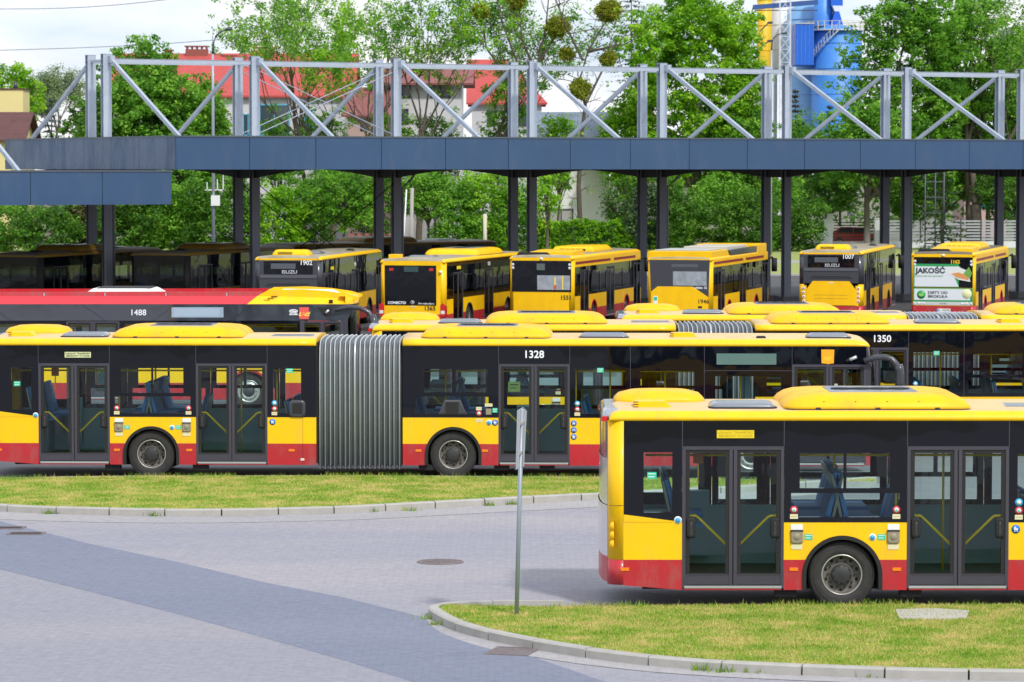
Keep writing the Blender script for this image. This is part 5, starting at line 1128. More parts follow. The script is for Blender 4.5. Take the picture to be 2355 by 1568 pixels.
def limb(mb, rng, a, b, r0, r1, m, bend=.12, n=5):
    a=np.array(a); b=np.array(b); L=np.linalg.norm(b-a); off=rng.normal(0,bend*L,3); off[2]=abs(off[2])*.5
    mb.tube([tuple(a+(b-a)*t+off*math.sin(math.pi*t)*.6) for t in np.linspace(0,1,n)],r0,m,6,r2=r1,cap=False)
TREES=[]
def broad_tree(name,label,cat,u,d,vtop,vbot,hw,seed,leaf='maple',dens=1.0,trunk_u=None,trunk_r=.22,size=.31,depthk=.8,group=None,bark=BARK,cl=.62,per=46,trunk=True,fill=.5):
    s=F/d; cx=xat(u,d); z1=zat(vtop,d); z0=zat(vbot,d); rx=hw/s; rz=(z1-z0)/2; ry=min(rx*depthk,4.5); cz=(z0+z1)/2
    tx=xat(trunk_u,d) if trunk_u else cx; rt=empty(name,(tx,d,0)); rng=np.random.default_rng(seed); f=wob(seed)
    area=(rx*rz+rx*ry+ry*rz); k=max(14,int(area*dens*11.5)); dd=rng.normal(0,1,(k,3)); dd/=np.linalg.norm(dd,axis=1)[:,None]; dd/=((np.abs(dd)**2.7).sum(1)**(1/2.7))[:,None]
    q=rng.uniform(fill,1,k)**.7*f(dd); cen=np.stack([cx-tx+dd[:,0]*rx*q, dd[:,1]*ry*q, cz+dd[:,2]*rz*q],1); cen[:,2]=np.maximum(cen[:,2],.3)
    rad=rng.uniform(.6,1.25,k)*cl
    v,t=leaves_at(rng,cen,per,rad,size); me=np_mesh('crown',v,4,LM[leaf],t); o=bpy.data.objects.new('crown',me); C.objects.link(o); o.parent=rt
    if trunk:
        mb=MB(); hz=z0+rz*.45 if z0>1 else cz*.6; base=(0,0,-.05); fork=(rng.normal(0,.15),0,max(1.6,z0*.9 if z0>2 else cz*.4))
        mb.tube([base,(fork[0]*.3,0,fork[2]*.5),fork],trunk_r,bark,10,r2=trunk_r*.75)
        idx=rng.choice(k,min(k,16),replace=False)
        for i,j in enumerate(idx): limb(mb,rng,(fork[0],0,fork[2]*rng.uniform(.8,1)),cen[j],trunk_r*(.6 if i<3 else .32),.03,bark)
        top=(cx-tx,0,z1-rz*.5); mb.tube([fork,((fork[0]+top[0])/2+rng.normal(0,.2),0,(fork[2]+top[2])/2),top],trunk_r*.7,bark,8,r2=.05); mb.build('trunk',rt,fixn=False)
    tag(rt,label,cat,group); return rt
def airy_tree(name,label,u,d,vtop,seed,spread,leaf='maple',trunk_r=.2,fork_v=420,levels=5,leafn=9,leafp=.9,size=.24,group=None,crad=.42,nb=4,up=.75,Lk=.36):
    rt=empty(name,(xat(u,d),d,0)); rng=np.random.default_rng(seed); mb=MB(); H=zat(vtop,d); fz=zat(fork_v,d); tips=[]
    mb.tube([(0,0,-.05),(.1,0,fz*.5),(0,0,fz)],trunk_r*1.1,BARK,10,r2=trunk_r,cap=False)
    def grow(p,dr,L,r,lv):
        p=np.array(p,float); n=4; pts=[p.copy()]; q=p.copy(); dd=dr.copy()
        for i in range(n):
            dd=dd+rng.normal(0,.10,3); dd[2]+=.03; dd/=np.linalg.norm(dd); q=q+dd*L/n; pts.append(q.copy())
        r2=r*.62; mb.tube([tuple(a) for a in pts],r,BARK,5 if lv>2 else 7,r2=r2,cap=False)
        if lv>=levels-2:
            for a in pts[1:]:
                if rng.uniform()<leafp*.62: tips.append(a+rng.normal(0,.15,3))
        if lv<levels:
            for i in range(rng.integers(2,nb)):
                side=rng.normal(0,1,3); side[1]*=.7; side/=np.linalg.norm(side); nd=dd*up+side*rng.uniform(.35,.62); nd[2]=nd[2]*.8+.22; nd/=np.linalg.norm(nd)
                grow(pts[rng.integers(2,5)],nd,L*rng.uniform(.66,.86),r2*rng.uniform(.7,.95),lv+1)
    L0=(H-fz)*Lk
    for i in range(3):
        a=rng.uniform(-.45,.45)*spread*2; dr=np.array([a+(-.25,.0,.25)[i]*spread,rng.normal(0,.25),1.0]); dr/=np.linalg.norm(dr); grow((0,0,fz-.2*i),dr,L0,trunk_r*.7,0)
    mb.build('trunk',rt,fixn=False); cen=np.array(tips)
    v,t=leaves_at(rng,cen,leafn+5,np.full(len(cen),crad),size,.8); me=np_mesh('crown',v,4,LM[leaf],t); o=bpy.data.objects.new('crown',me); C.objects.link(o); o.parent=rt
    tag(rt,label,'tree',group); return rt
def conifer(name,label,u,d,vtop,vbot,hw,seed,leaf='spruce',group=None,per=26,z0=None):
    s=F/d; rt=empty(name,(xat(u,d),d,0)); rng=np.random.default_rng(seed); H=zat(vtop,d); zb=max(.6,zat(vbot,d)); R0=hw/s; V=[];T=[]
    mb=MB(); mb.tube([(0,0,0),(0,0,H-.2)],.16,BARK,8,r2=.02); lv=int((H-zb)/.42)
    for i in range(lv):
        z=zb+(H-zb)*i/lv; r=R0*(1-(i/lv))**.85+.12
        for j in range(9):
            a=rng.uniform(0,6.28); rr=r*rng.uniform(.75,1.1); k=int(per*max(.3,rr/R0))+4; f=rng.uniform(.12,1,k)**.8
            px=np.cos(a)*rr*f+rng.normal(0,.08,k); py=np.sin(a)*rr*f+rng.normal(0,.08,k); pz=z-.28*rr*f+rng.normal(0,.05,k)+.1*f*f*rr
            dr=np.stack([np.cos(a)+rng.normal(0,.6,k),np.sin(a)+rng.normal(0,.6,k),-.25+rng.normal(0,.25,k)],1); dr/=np.linalg.norm(dr,axis=1)[:,None]; w=np.cross(dr,[0,0,1]); w/=np.linalg.norm(w,axis=1)[:,None]+1e-9
            p=np.stack([px,py,pz],1); L=rng.uniform(.18,.34,k)[:,None]; ww=.07
            V.append(np.stack([p-w*ww,p+dr*L*.5-w*ww*1.2,p+dr*L,p+w*ww],1).reshape(-1,3)); T.append(np.clip(rng.uniform(.1,.7)+rng.normal(0,.15,k),0,1))
    me=np_mesh('crown',np.concatenate(V),4,LM[leaf],np.concatenate(T)); o=bpy.data.objects.new('crown',me); C.objects.link(o); o.parent=rt; mb.build('trunk',rt,fixn=False); tag(rt,label,'tree',group); return rt
GT='trees beyond the depot fence'; GS='shrubs along the depot fence'
# left
broad_tree('maple_tree','bright green maple rising behind the yellow house','tree',35,330,150,330,62,1,'bright',trunk_r=.2,group=GT)
airy_tree('willow_tree','pale feathery willow far behind the blue spruce',128,380,172,2,.7,'pale',leafn=10,size=.24,group=GT,fork_v=330,crad=.8)
conifer('blue_spruce','blue-green spruce between the yellow house and first column pair',122,300,218,400,52,3,'blue',group=GT)
broad_tree('dark_maple','dark low maple beside the first galvanised post pair','tree',185,290,238,430,45,4,'dark',group=GT)
broad_tree('maple_tree','big bushy maple standing in front of the red tiled house','tree',350,262,150,560,172,5,'maple',dens=1.15,trunk_r=.3,group=GT,depthk=.6)
broad_tree('maple_tree','tall pointed maple top covering the left end of the red roof','tree',345,265,98,330,88,45,'maple',dens=1.1,group=GT,fill=.4)
broad_tree('maple_tree','rounded maple top on the right flank of the big bushy one','tree',460,266,205,560,75,6,'maple',group=GT)
broad_tree('maple_tree','lower maple left of the big bushy one','tree',235,259,225,560,55,7,'dark',group=GT)
airy_tree('sparse_maple','thinly leaved maple left of the first chimney stack pair, branches bare at left',765,268,-75,8,.75,'maple',leafn=11,group=GT,fork_v=430,levels=5,trunk_r=.24,leafp=.75)
airy_tree('sparse_maple','thinly leaved maple leaning over the white gabled house',700,275,-30,38,.9,'bright',leafn=9,group=GT,fork_v=400,levels=5,trunk_r=.16,leafp=.7)
airy_tree('sparse_maple','thinly leaved maple in front of the dark balcony',962,264,-60,9,.75,'bright',leafn=12,group=GT,fork_v=440,levels=5,trunk_r=.24,leafp=.75)
airy_tree('sparse_maple','slender half bare maple just left of the mistletoe trees',1130,268,-20,10,.6,'maple',leafn=11,group=GT,fork_v=380,levels=5,trunk_r=.18,leafp=.6)
def mistletoe_tree(u,d,label,seed,stems,balls,leafu):
    rt=empty('mistletoe_tree',(xat(u,d),d,0)); rng=np.random.default_rng(seed); mb=MB(); X=xat(u,d); tips=[]
    for st in stems:
        pts=[(xat(a,d)-X,rng.normal(0,.2),zat(b,d)) for a,b in st]; mb.tube(pts,.2 if st is stems[0] else .11,BARK,8,r2=.035,cap=False)
        for k in range(1,len(pts)):
            for _ in range(3):
                a=np.array(pts[k-1])*(1-(f:=rng.uniform()))+np.array(pts[k])*f; dr=np.array([rng.normal(0,1),rng.normal(0,.5),abs(rng.normal(.5,.4))]); b=a+dr/np.linalg.norm(dr)*rng.uniform(.9,2.4); limb(mb,rng,a,b,.045,.015,BARK)
                for _ in range(2):
                    c=b+rng.normal(0,.7,3); limb(mb,rng,(a+b)/2,c,.02,.01,BARK,n=3)
                    if rng.uniform()<leafu: tips.append(c)
    mb.build('trunk',rt,fixn=False)
    if tips:
        v,t=leaves_at(rng,np.array(tips),8,np.full(len(tips),.5),.25); me=np_mesh('crown',v,4,LM['bright'],t); o=bpy.data.objects.new('crown',me); C.objects.link(o); o.parent=rt
    tag(rt,label,'tree',GT)
    for i,(a,b,rr,lb) in enumerate(balls):
        r=rr/(F/d); k=int(3400*r*r/.64); dd=rng.normal(0,1,(k,3)); dd/=np.linalg.norm(dd,axis=1)[:,None]; c=dd*(r*rng.uniform(.2,1,k)**.5*wob(i*7+seed)(dd)*rng.uniform(.85,1.12,k))[:,None]
        v,t=leaves_at(rng,c,3,np.full(k,.06),.15); me=np_mesh('mistletoe',v,4,LM['mist'],np.clip(t,0,1)); o=bpy.data.objects.new('mistletoe',me); C.objects.link(o); o.location=(xat(a,d),d-.1,zat(b,d)); tag(o,lb,'mistletoe','mistletoe balls in the bare trees')
mistletoe_tree(1225,262,'forked bare tree carrying mistletoe on its left boughs',11,[[(1222,560),(1225,430),(1222,300),(1235,150),(1255,60),(1262,-20)],[(1228,160),(1200,90),(1190,-10)],[(1225,230),(1180,120),(1150,40),(1140,-20)],[(1235,150),(1290,60),(1300,-20)],[(1222,260),(1118,110),(1100,-10)]],
  [(1105,26,18,'small mistletoe ball at far left of the mistletoes'),(1187,2,20,'mistletoe ball cut off by the top edge, on the left tree'),(1281,62,25,'yellowish mistletoe ball beside the middle bough'),(1302,124,17,'dark mistletoe ball in the middle, lowest but one')],.35)
mistletoe_tree(1345,258,'bending bare tree with large mistletoe balls on its right',12,[[(1335,560),(1330,430),(1335,330),(1345,240),(1330,190),(1350,120),(1385,60),(1405,20)],[(1345,240),(1385,160),(1420,90)],[(1340,140),(1300,60),(1270,-20)],[(1350,120),(1400,108),(1440,100)],[(1335,330),(1290,380),(1260,300)]],
  [(1398,25,27,'largest mistletoe ball, high on the right bough'),(1398,136,18,'yellow-green mistletoe ball hanging at far right'),(1332,205,24,'loose dark mistletoe clump low on the bending trunk')],.5)
conifer('dark_spruce','tall dark spruce behind the dense maple, top out of view',1450,300,-90,420,105,13,'spruce',group=GT)
broad_tree('maple_tree','dense fresh green maple between the mistletoe trees and yellow silo','tree',1595,268,-18,420,172,14,'bright',dens=1.35,trunk_u=1600,trunk_r=.26,group=GT,bark=BARKL,depthk=.6)
broad_tree('maple_tree','lower left shoulder of dense maples near the bending tree','tree',1440,270,235,440,72,15,'bright',group=GT)
broad_tree('maple_tree','green maple filling the truss below the yellow silo','tree',1700,266,250,470,75,16,'maple',group=GT)
conifer('small_spruce','small reddish spruce in front of the blue silos',1826,300,198,420,24,17,'brown',group=GT)
conifer('small_spruce','second small spruce right of the reddish one',1905,310,235,430,26,18,'spruce',group=GT)
broad_tree('maple_tree','large maple over the right half with the pale forked trunk','tree',2085,262,-60,440,132,19,'maple',dens=1.05,trunk_u=1992,trunk_r=.27,group=GT,bark=BARKL,depthk=.55,fill=.35)
broad_tree('maple_tree','maple bough reaching out towards the blue silo','tree',1985,258,225,420,95,20,'maple',dens=.8,trunk_u=2030,group=GT,trunk_r=.15)
airy_tree('sparse_maple','open crowned maple at the right edge with thick forked trunk',2240,262,-120,21,.8,'maple',leafn=9,group=GT,fork_v=470,levels=5,trunk_r=.42,leafp=.95,crad=.65)
broad_tree('maple_tree','full maple crown touching the top edge near the right corner','tree',2225,266,-25,330,105,46,'maple',dens=.75,group=GT,fill=.3)
broad_tree('maple_tree','maple crown cut by the right edge above the canopy','tree',2335,270,60,330,70,47,'bright',dens=.7,group=GT,fill=.3)
broad_tree('maple_tree','shaded lower maple foliage at the right edge','tree',2270,268,205,440,110,22,'maple',dens=.9,group=GT)
broad_tree('maple_tree','maple behind the truss between the right-hand post pairs','tree',2170,270,220,470,75,41,'maple',dens=.9,group=GT)
conifer('blue_spruce','drooping blue-green spruce low behind the fence at the right',2165,255,330,575,75,23,'spruce',group=GT)
broad_tree('grey_willow','grey-green soft willow below the canopy, right of the white house','tree',1432,258,395,520,40,24,'dark',group=GS,size=.2)
# shrubs and low trees under the canopy line
sh=[(20,250,455,580,75,'maple','ivy covered mound at far left'),(120,247,470,590,85,'dark','broad dark shrub behind the first column pair'),(215,249,430,580,60,'brown','rusty-leaved shrub beside the first columns'),(300,246,420,580,80,'dark','dense shrub left of the street lamp'),(400,248,400,580,75,'maple','shrub filling the gap left of the lamp foot'),(475,247,420,590,55,'dark','narrow shrub behind the lamp post'),
 (545,249,400,590,50,'dark','dark shrub between the second column pair'),(640,250,430,600,75,'bright','bright lime shrub right of the second column pair'),(700,252,400,585,70,'maple','shrub behind the sagging wires'),(790,249,385,520,80,'maple','low maple crown above the brick hut'),(850,252,400,560,45,'dark','dark shrub left of the third column pair'),
 (985,252,395,500,75,'maple','hanging foliage right of the third column pair'),(1050,250,420,590,60,'maple','shrub around the pale street pole'),(1120,251,395,590,75,'bright','bright shrub left of the fourth column pair'),(1180,250,420,590,50,'maple','shrub between the fourth columns'),(1258,246,400,505,30,'bright','lime green young tree before the white house wall'),
 (1480,250,420,560,48,'spruce','dark pine-like shrub beside the fifth column pair'),(1550,249,395,560,45,'dark','shrub left of the grey maple trunk'),(1650,251,410,590,70,'maple','olive shrub right of the grey maple trunk'),(1720,249,440,590,70,'dark','round dark shrub left of the sixth column pair'),(1790,252,395,590,50,'maple','shrub between the sixth columns'),(1850,250,450,590,45,'dark','shrub left of the white gate pillar'),
 (1900,262,400,490,75,'dark','dark tree foliage above the red car'),(2090,262,395,500,70,'dark','dark foliage above the louvred fence'),(2300,262,400,500,60,'dark','dark foliage at far right under the canopy')]
for i,(u,d,a,b,hw,lf,lb) in enumerate(sh):
    broad_tree('shrub',lb,'shrub',u,d,a,b,hw,50+i,lf,dens=1.25 if lf!='bright' else 1.1,trunk=b<530,trunk_r=.12,size=.23,cl=.6,group=GS,fill=.45)
for i,(u,d,a,b,hw,lf,lb) in enumerate([(640,272,262,440,45,'maple','leafy young maple before the blue framed windows'),(745,274,250,440,60,'maple','maple undergrowth filling the truss left of the third pair'),(900,272,240,440,55,'bright','bright maple undergrowth right of the third post pair'),(1000,275,255,440,55,'dark','darker maple undergrowth below the dark balcony'),(1140,270,285,440,45,'maple','low maple before the red hipped roof'),(1280,266,255,440,50,'bright','pale green young maple right of the fourth post pair'),(1850,275,255,440,60,'maple','mixed low trees in front of the blue silos'),(1930,280,290,450,60,'dark','dark low trees right of the small spruces')]):
    broad_tree('maple_tree',lb,'tree',u,d,a,b,hw,90+i,lf,dens=.8,trunk_r=.12,size=.24,group=GT,fill=.3)
broad_tree('maple_tree','leafy maple screening the hipped red roof','tree',1165,268,150,330,48,98,'maple',dens=.6,trunk_r=.12,size=.24,group=GT,fill=.3)
# unseen wood added behind the viewpoint for dark shapes in the bus reflections
rng=np.random.default_rng(79); k=1500; xx=rng.uniform(-90,90,k); cen=np.stack([xx,rng.uniform(-75,-60,k),rng.uniform(.5,1,k)*(9+4*np.sin(xx*.21)+2.5*np.sin(xx*.57))*rng.uniform(.1,1,k)],1); v,t=leaves_at(rng,cen,12,np.full(k,1.6),.9); me=np_mesh('woodland',v,4,LM['dark'],t); o=bpy.data.objects.new('woodland',me); C.objects.link(o); tag(o,kind='stuff')
# clipped hedge behind the mesh fence
rng=np.random.default_rng(77); hd=empty('hedge',(xat(1410,256),256,0)); x0,x1=xat(1232,256)-hd.location.x,xat(1592,256)-hd.location.x; k=1500
cen=np.stack([rng.uniform(x0,x1,k),rng.uniform(-.6,.4,k),rng.uniform(.1,2.15,k)],1); cen[:,2]+=.12*np.sin(cen[:,0]*1.9); v,t=leaves_at(rng,cen,26,np.full(k,.26),.19)
me=np_mesh('foliage',v,4,LM['bright'],t*.8); o=bpy.data.objects.new('foliage',me); C.objects.link(o); o.parent=hd; mb=MB(); mb.box(x0,x1,-.35,.35,0,1.9,mat('hedge_core',(.03,.07,.015),.9)); mb.build('core',hd); tag(hd,'long clipped green hedge behind the mesh fence, below the white house','hedge')
# far backdrop wood
rng=np.random.default_rng(78); k=2600; cen=np.stack([rng.uniform(-75,75,k),rng.uniform(318,330,k),rng.uniform(.5,9,k)],1); v,t=leaves_at(rng,cen,20,np.full(k,1.1),.5); me=np_mesh('woodland',v,4,LM['dark'],t); o=bpy.data.objects.new('woodland',me); C.objects.link(o); tag(o,kind='stuff')

# fence, pillars, car
fe=empty('mesh_fence',(xat(1400,252),252,0)); DK=mat('fence_green_black',(.02,.03,.03),.6)
u=1230
while u<1620: p=MB(); x=xat(u,252)-fe.location.x; p.box(x-.04,x+.04,-.04,.04,0,1.9,DK); p.build('post',fe); u+=88
p=MB(); xa,xb=xat(1225,252)-fe.location.x,xat(1620,252)-fe.location.x
for z in np.arange(.15,1.9,.2): p.box(xa,xb,-.01,.01,z,z+.006,DK)
p.build('wire_mesh',fe); tag(fe,'thin dark mesh fence in front of the clipped hedge','fence')
PIL=mat('white_plaster',(.62,.64,.68),.85,noise=(1.5,(.5,.52,.55),.7))
for u,h,w,lb in ((1900,2.55,.42,'broader white gate pillar left of the red car'),(2014,2.2,.2,'narrow white pillar right of the red car')):
    p=MB(); x=xat(u,262); p.box(x-w,x+w,261.7,262.2,0,h,PIL); p.box(x-w-.05,x+w+.05,261.65,262.25,h,h+.08,PIL); tag(p.build('gate_pillar'),lb,'pillar')
gt=empty('slat_gate',(xat(1960,263),263,0)); p=MB(); xa,xb=xat(1915,263)-gt.location.x,xat(2007,263)-gt.location.x
for k in range(7): p.box(xa,xb,-.02,.02,.55+k*.22,.62+k*.22,DK)
p.build('slats',gt); p=MB(); p.box(xa,xb,-.1,.1,0,.45,PIL); p.build('base_wall',gt); tag(gt,'dark slatted gate with the red car behind it','gate')
lf=empty('louvred_fence',(xat(2180,261),261,0)); xa,xb=xat(2022,261)-lf.location.x,xat(2365,261)-lf.location.x; p=MB()
for k in range(7): p.box(xa,xb,-.02,.02,.6+k*.23,.73+k*.23,mat('pale_slat',(.34,.36,.4),.6))
p.build('slats',lf); p=MB(); p.box(xa,xb,-.1,.12,0,.5,PIL); p.build('base_wall',lf)
x=xa
while x<xb: p=MB(); p.box(x-.04,x+.04,-.06,.06,.5,2.25,DK); p.build('post',lf); x+=1.55
tag(lf,'fence of pale horizontal slats between dark posts at the right','fence')
def car(label,u,d,col,rz=0,name='parked_car'):
    t=empty(name,(xat(u,d),d,0),rz); P=mat('car_paint_'+name+str(int(u)),col,.3,coat=.8); b=MB()
    b.prism([(-2.1,.3),(2.1,.3),(2.15,.6),(2.05,.88),(1.1,1.0),(.55,1.48),(-1.2,1.52),(-1.95,1.05),(-2.12,.9)],'y',-.85,.85,P); b.build('body',t,bevel=.05)
    w=MB(); 
    for y in (-.858,.84): w.prism([(.95,1.02),(.5,1.42),(-.2,1.45),(-.2,1.02)],'y',y,y+.018,RUB); w.prism([(-.28,1.02),(-.28,1.45),(-1.15,1.45),(-1.6,1.05)],'y',y,y+.018,RUB)
    w.build('window',t)
    for x in (-1.35,1.35):
        for y,s in ((-.86,1),(.86,-1)): q=MB(); q.lathe([(0,.02,RIML),(.2,.0,RIML),(.21,-.01,TYRE),(.32,-.01,TYRE),(.33,.2,TYRE),(0,.2,TYRE)],(x,y,.33),'y',TYRE,20,s); q.build('wheel',t)
    for x,m_ in ((2.1,LAMPW),(-2.12,LAMPR)):
        for y in (-.6,.6): q=MB(); q.box(x-.06,x+.06,y-.18,y+.18,.65,.8,m_); q.build('headlight' if x>0 else 'tail_lamp',t)
    tag(t,label,'car'); return t
car('red car parked behind the dark slatted gate',1965,268,(.5,.02,.03)); car('light blue car glimpsed behind the roof of bus 1365',1030,206,(.2,.35,.5),R(25))
# street lamps
def lamp(label,u,d,vtop,arm,r=.09,box=False):
    t=empty('street_lamp',(xat(u,d),d,0)); H=zat(vtop,d); m=MB(); G=mat('lamp_pole_grey',(.36,.40,.46),.45,metal=.2); D_=mat('lamp_arm_dark',(.06,.065,.08),.5)
    m.tube([(0,0,0),(0,0,H*.75),(0,0,H-1.2)],r,G,10,r2=r*.6); m.build('pole',t)
    m=MB(); m.tube([(0,0,H-1.2),(.03,0,H-.7),(.15,0,H-.35),(.4,0,H-.12),(arm*.7,0,H-.03)],r*.6,D_,8,r2=.04); m.build('arm',t)
    m=MB(); m.tube([(arm*.65,0,H-.03),(arm,0,H+.03)],.06,D_,8,r2=.09); m.build('lamp_head',t)
    if box:
        m=MB(); z=zat(461,d); m.box(-.1,.33,-.2,-.08,z-.25,z+.25,WHITE); m.build('control_box',t)
        m=MB(); z=zat(438,d)
        m.box(-.4,.5,-.03,.03,z,z+.05,WHITE)
        for x,h in ((-.3,.4),(.2,.55),(.48,.75)): m.box(x-.02,x+.02,-.03,.03,z,z+h,WHITE)
        m.build('aerial_bracket',t)
        m=MB(); m.tube([(.0,0,H-.9),(.0,0,H+.12)],.02,G,5); m.build('aerial',t)
    tag(t,label,'street lamp'); return t
lamp('tall grey street lamp with white control box, over the bushy maple',492,165,67,.95,box=True); lamp('curved grey street lamp in front of the white silo',1771,240,76,1.1)
# concrete pole pair
t=empty('utility_pole',(xat(944,190),190,0)); m=MB(); m.tube([(0,0,0),(.1,0,zat(432,190))],.16,mat('old_concrete',(.36,.34,.31),.9),6,r2=.1); m.build('pole',t); m=MB(); m.tube([(-.6,0,0),(-.35,0,2.6),(-.22,0,zat(436,190))],.045,WHITE,6); m.build('stay_tube',t); tag(t,'grey concrete pole with thin white stay tube right of the third columns','pole')
m=MB(); x=xat(1115,235); m.tube([(x,235,0),(x,235,zat(492,235))],.13,mat('posted_concrete',(.5,.49,.46),.9,noise=(2,(.6,.5,.2),.6)),8); tag(m.build('street_pole'),'short pale pole with worn posters beneath the canopy','pole')
# steel frame beside bus 1162
t=empty('steel_scaffold',(xat(2150,176),176,0)); m=MB(); ST=mat('scaffold_grey',(.09,.1,.11),.5)
for u in (2125,2148,2168): x=xat(u,176)-t.location.x; m.tube([(x,0,0),(x,0,7.5)],.035,ST,6)
for k in range(9): m.box(-.55,.45,-.02,.02,.6+k*.8,.66+k*.8,ST)
m.build('frame',t); tag(t,'thin dark steel ladder frame standing left of bus 1162','scaffold')
# power lines
for a,b,lb in (((-60,20),(470,-12),'upper power line across the top left sky'),((-60,117),(860,57),'lower power line crossing the left sky')):
    m=MB(); p=pix(*a,330); q=pix(*b,330); m.tube([p.lerp(q,k/8)+Vector((0,0,-.5*math.sin(math.pi*k/8))) for k in range(9)],.035,mat('cable_grey',(.22,.25,.33),.6),4); tag(m.build('power_line'),lb,'power line')

# ---- houses
def tiles(name,c1,c2):
    m=mat(name,c1,.7,noise=(1.2,c2,.8)); t=m.node_tree; b=t.nodes['Principled BSDF']; tc=N(t,'ShaderNodeTexCoord'); br=N(t,'ShaderNodeTexBrick'); br.inputs['Scale'].default_value=1; br.inputs['Brick Width'].default_value=.35; br.inputs['Row Height'].default_value=.28; br.inputs['Mortar Size'].default_value=.03
    mp=N(t,'ShaderNodeMapping'); mp.inputs['Rotation'].default_value=(R(90),0,0); t.links.new(tc.outputs['Object'],mp.inputs[0]); t.links.new(mp.outputs[0],br.inputs['Vector']); bp=N(t,'ShaderNodeBump'); bp.inputs['Strength'].default_value=.8; bp.inputs['Distance'].default_value=.08; bp.invert=True; t.links.new(br.outputs['Fac'],bp.inputs['Height']); t.links.new(bp.outputs[0],b.inputs['Normal']); return m
TR=tiles('red_roof_tiles',(.50,.075,.07),(.40,.07,.065)); TM=tiles('maroon_roof_tiles',(.22,.07,.07),(.3,.11,.1)); TB=tiles('blue_grey_shingles',(.22,.27,.36),(.17,.21,.29)); TBR=tiles('brown_roof_tiles',(.12,.045,.045),(.08,.03,.03))
BRK=mat('chimney_brick',(.30,.09,.07),.85,noise=(6,(.2,.06,.05),.8))
def house(name,label,u0,u1,d,dep,v_ridge,v_eave,wall,roofm,over=.5,gl=0,gr=0,chim=(),wins=(),vr2=None,zb=0):
    """ridge runs left-right; gl/gr = how far the ridge stops short of the ends (hips)"""
    xm=(xat(u0,d)+xat(u1,d))/2; t=empty(name,(xm,d,0)); hx=(xat(u1,d)-xat(u0,d))/2; ze=zat(v_eave,d); zr=zat(v_ridge,d+dep/2)
    m=MB(); m.box(-hx,hx,0,dep,zb,ze,wall)
    if not gl: m.prism([(0,ze),(dep,ze),(dep/2,zr-.15)],'x',-hx,-hx+.3,wall)
    if not gr: m.prism([(0,ze),(dep,ze),(dep/2,zr-.15)],'x',hx-.3,hx,wall)
    m.build('wall',t); m=MB(); o=over; k=(zr-ze)/(dep/2); zo=ze-k*o; th=.16
    A=[(-hx-o,-o,zo),(hx+o,-o,zo),(hx+o-gr,dep/2,zr),(-hx-o+gl,dep/2,zr)]; B=[(-hx-o,dep+o,zo),(hx+o,dep+o,zo),(hx+o-gr,dep/2,zr),(-hx-o+gl,dep/2,zr)]
    for Q in (A,B): m.loft([[(p[0],p[1],p[2]+.0) for p in Q],[(p[0],p[1],p[2]+th) for p in Q]],roofm,sm=False)
    for s,gg in ((-1,gl),(1,gr)):
        if gg: m.face([(s*(hx+o),-o,zo+th),(s*(hx+o),dep+o,zo+th),(s*(hx+o-gg),dep/2,zr+th)],roofm)
    rf=m.build('roof',t)
    for (cu,cw,ct,cb) in chim:
        m=MB(); x=xat(cu,d)-xm; w=cw/(F/d)/2; z1=zat(ct,d+dep/2); z0=zat(cb,d+dep/2)-1.2; m.box(x-w,x+w,dep/2-.5,dep/2+.4,z0,z1-.25,BRK)
        for q in range(5): xx=x-w+.12+(2*w-.24)*q/4; m.box(xx-.06,xx+.06,dep/2-.5,dep/2+.4,z1-.25,z1-.05,BRK)
        m.box(x-w-.08,x+w+.08,dep/2-.58,dep/2+.48,z1-.05,z1+.06,BRK); m.build('chimney',rf)
    for (a,b,c,e,fm,gm) in wins:
        m=MB(); xa,xb=xat(a,d)-xm,xat(b,d)-xm; z1,z0=zat(c,d),zat(e,d)
        for q in ((xa,xa+.1,z0,z1),(xb-.1,xb,z0,z1),(xa,xb,z0,z0+.1),(xa,xb,z1-.1,z1),((xa+xb)/2-.04,(xa+xb)/2+.04,z0,z1)): m.box(q[0],q[1],-.09,.0,q[2],q[3],fm)
        w=m.build('window',t); m=MB(); m.box(xa+.1,xb-.1,-.03,-.005,z0+.1,z1-.1,gm); m.build('pane',w)
    tag(t,label,'house'); return t
WL=mat('white_render',(.56,.56,.60),.85,noise=(.3,(.58,.58,.62),.6)); PK=mat('pink_render',(.5,.34,.33),.85,noise=(.3,(.42,.3,.3),.6)); WG=mat('house_glass',(.05,.07,.09),.08,spec=.8); BF=mat('blue_frame',(.08,.4,.62),.5); DF=mat('dark_frame',(.05,.05,.06),.6); YW=mat('yellow_render',(.72,.62,.28),.85,noise=(.3,(.66,.57,.27),.6))
house('red_roof_house','long house with bright red tiled roof and brick chimneys','' or 262,805,292,13,127,217,WL,TR,gl=0,gr=0,chim=((440,52,107,122),(517,32,128,134),(597,52,110,128),(375,16,116,124)),wins=((598,668,240,312,BF,WG),(700,722,250,300,BF,WG),(560,585,262,312,BF,WG)))
m=MB(); 
house('gabled_house','white house with maroon roof and dark balcony behind thin maples',872,1062,286,10,152,188,WL,TM,over=1.0,wins=((905,945,195,225,DF,WG),(990,1035,195,225,DF,WG),(915,940,250,285,DF,WG)))
house('red_roof_house','white house with hipped red roof behind the mistletoe trees',1085,1245,300,11,141,232,WL,TR,gl=0,gr=3.6,wins=((1120,1140,255,290,DF,WG),(1190,1215,255,290,DF,WG)))
house('pink_house','pinkish rendered house low between the sparse maples',800,905,282,8,205,262,PK,TM,wins=((830,850,275,300,DF,WG),))
WL2=mat('white_render_bright',(.74,.74,.78),.85,noise=(.3,(.66,.66,.7),.6))
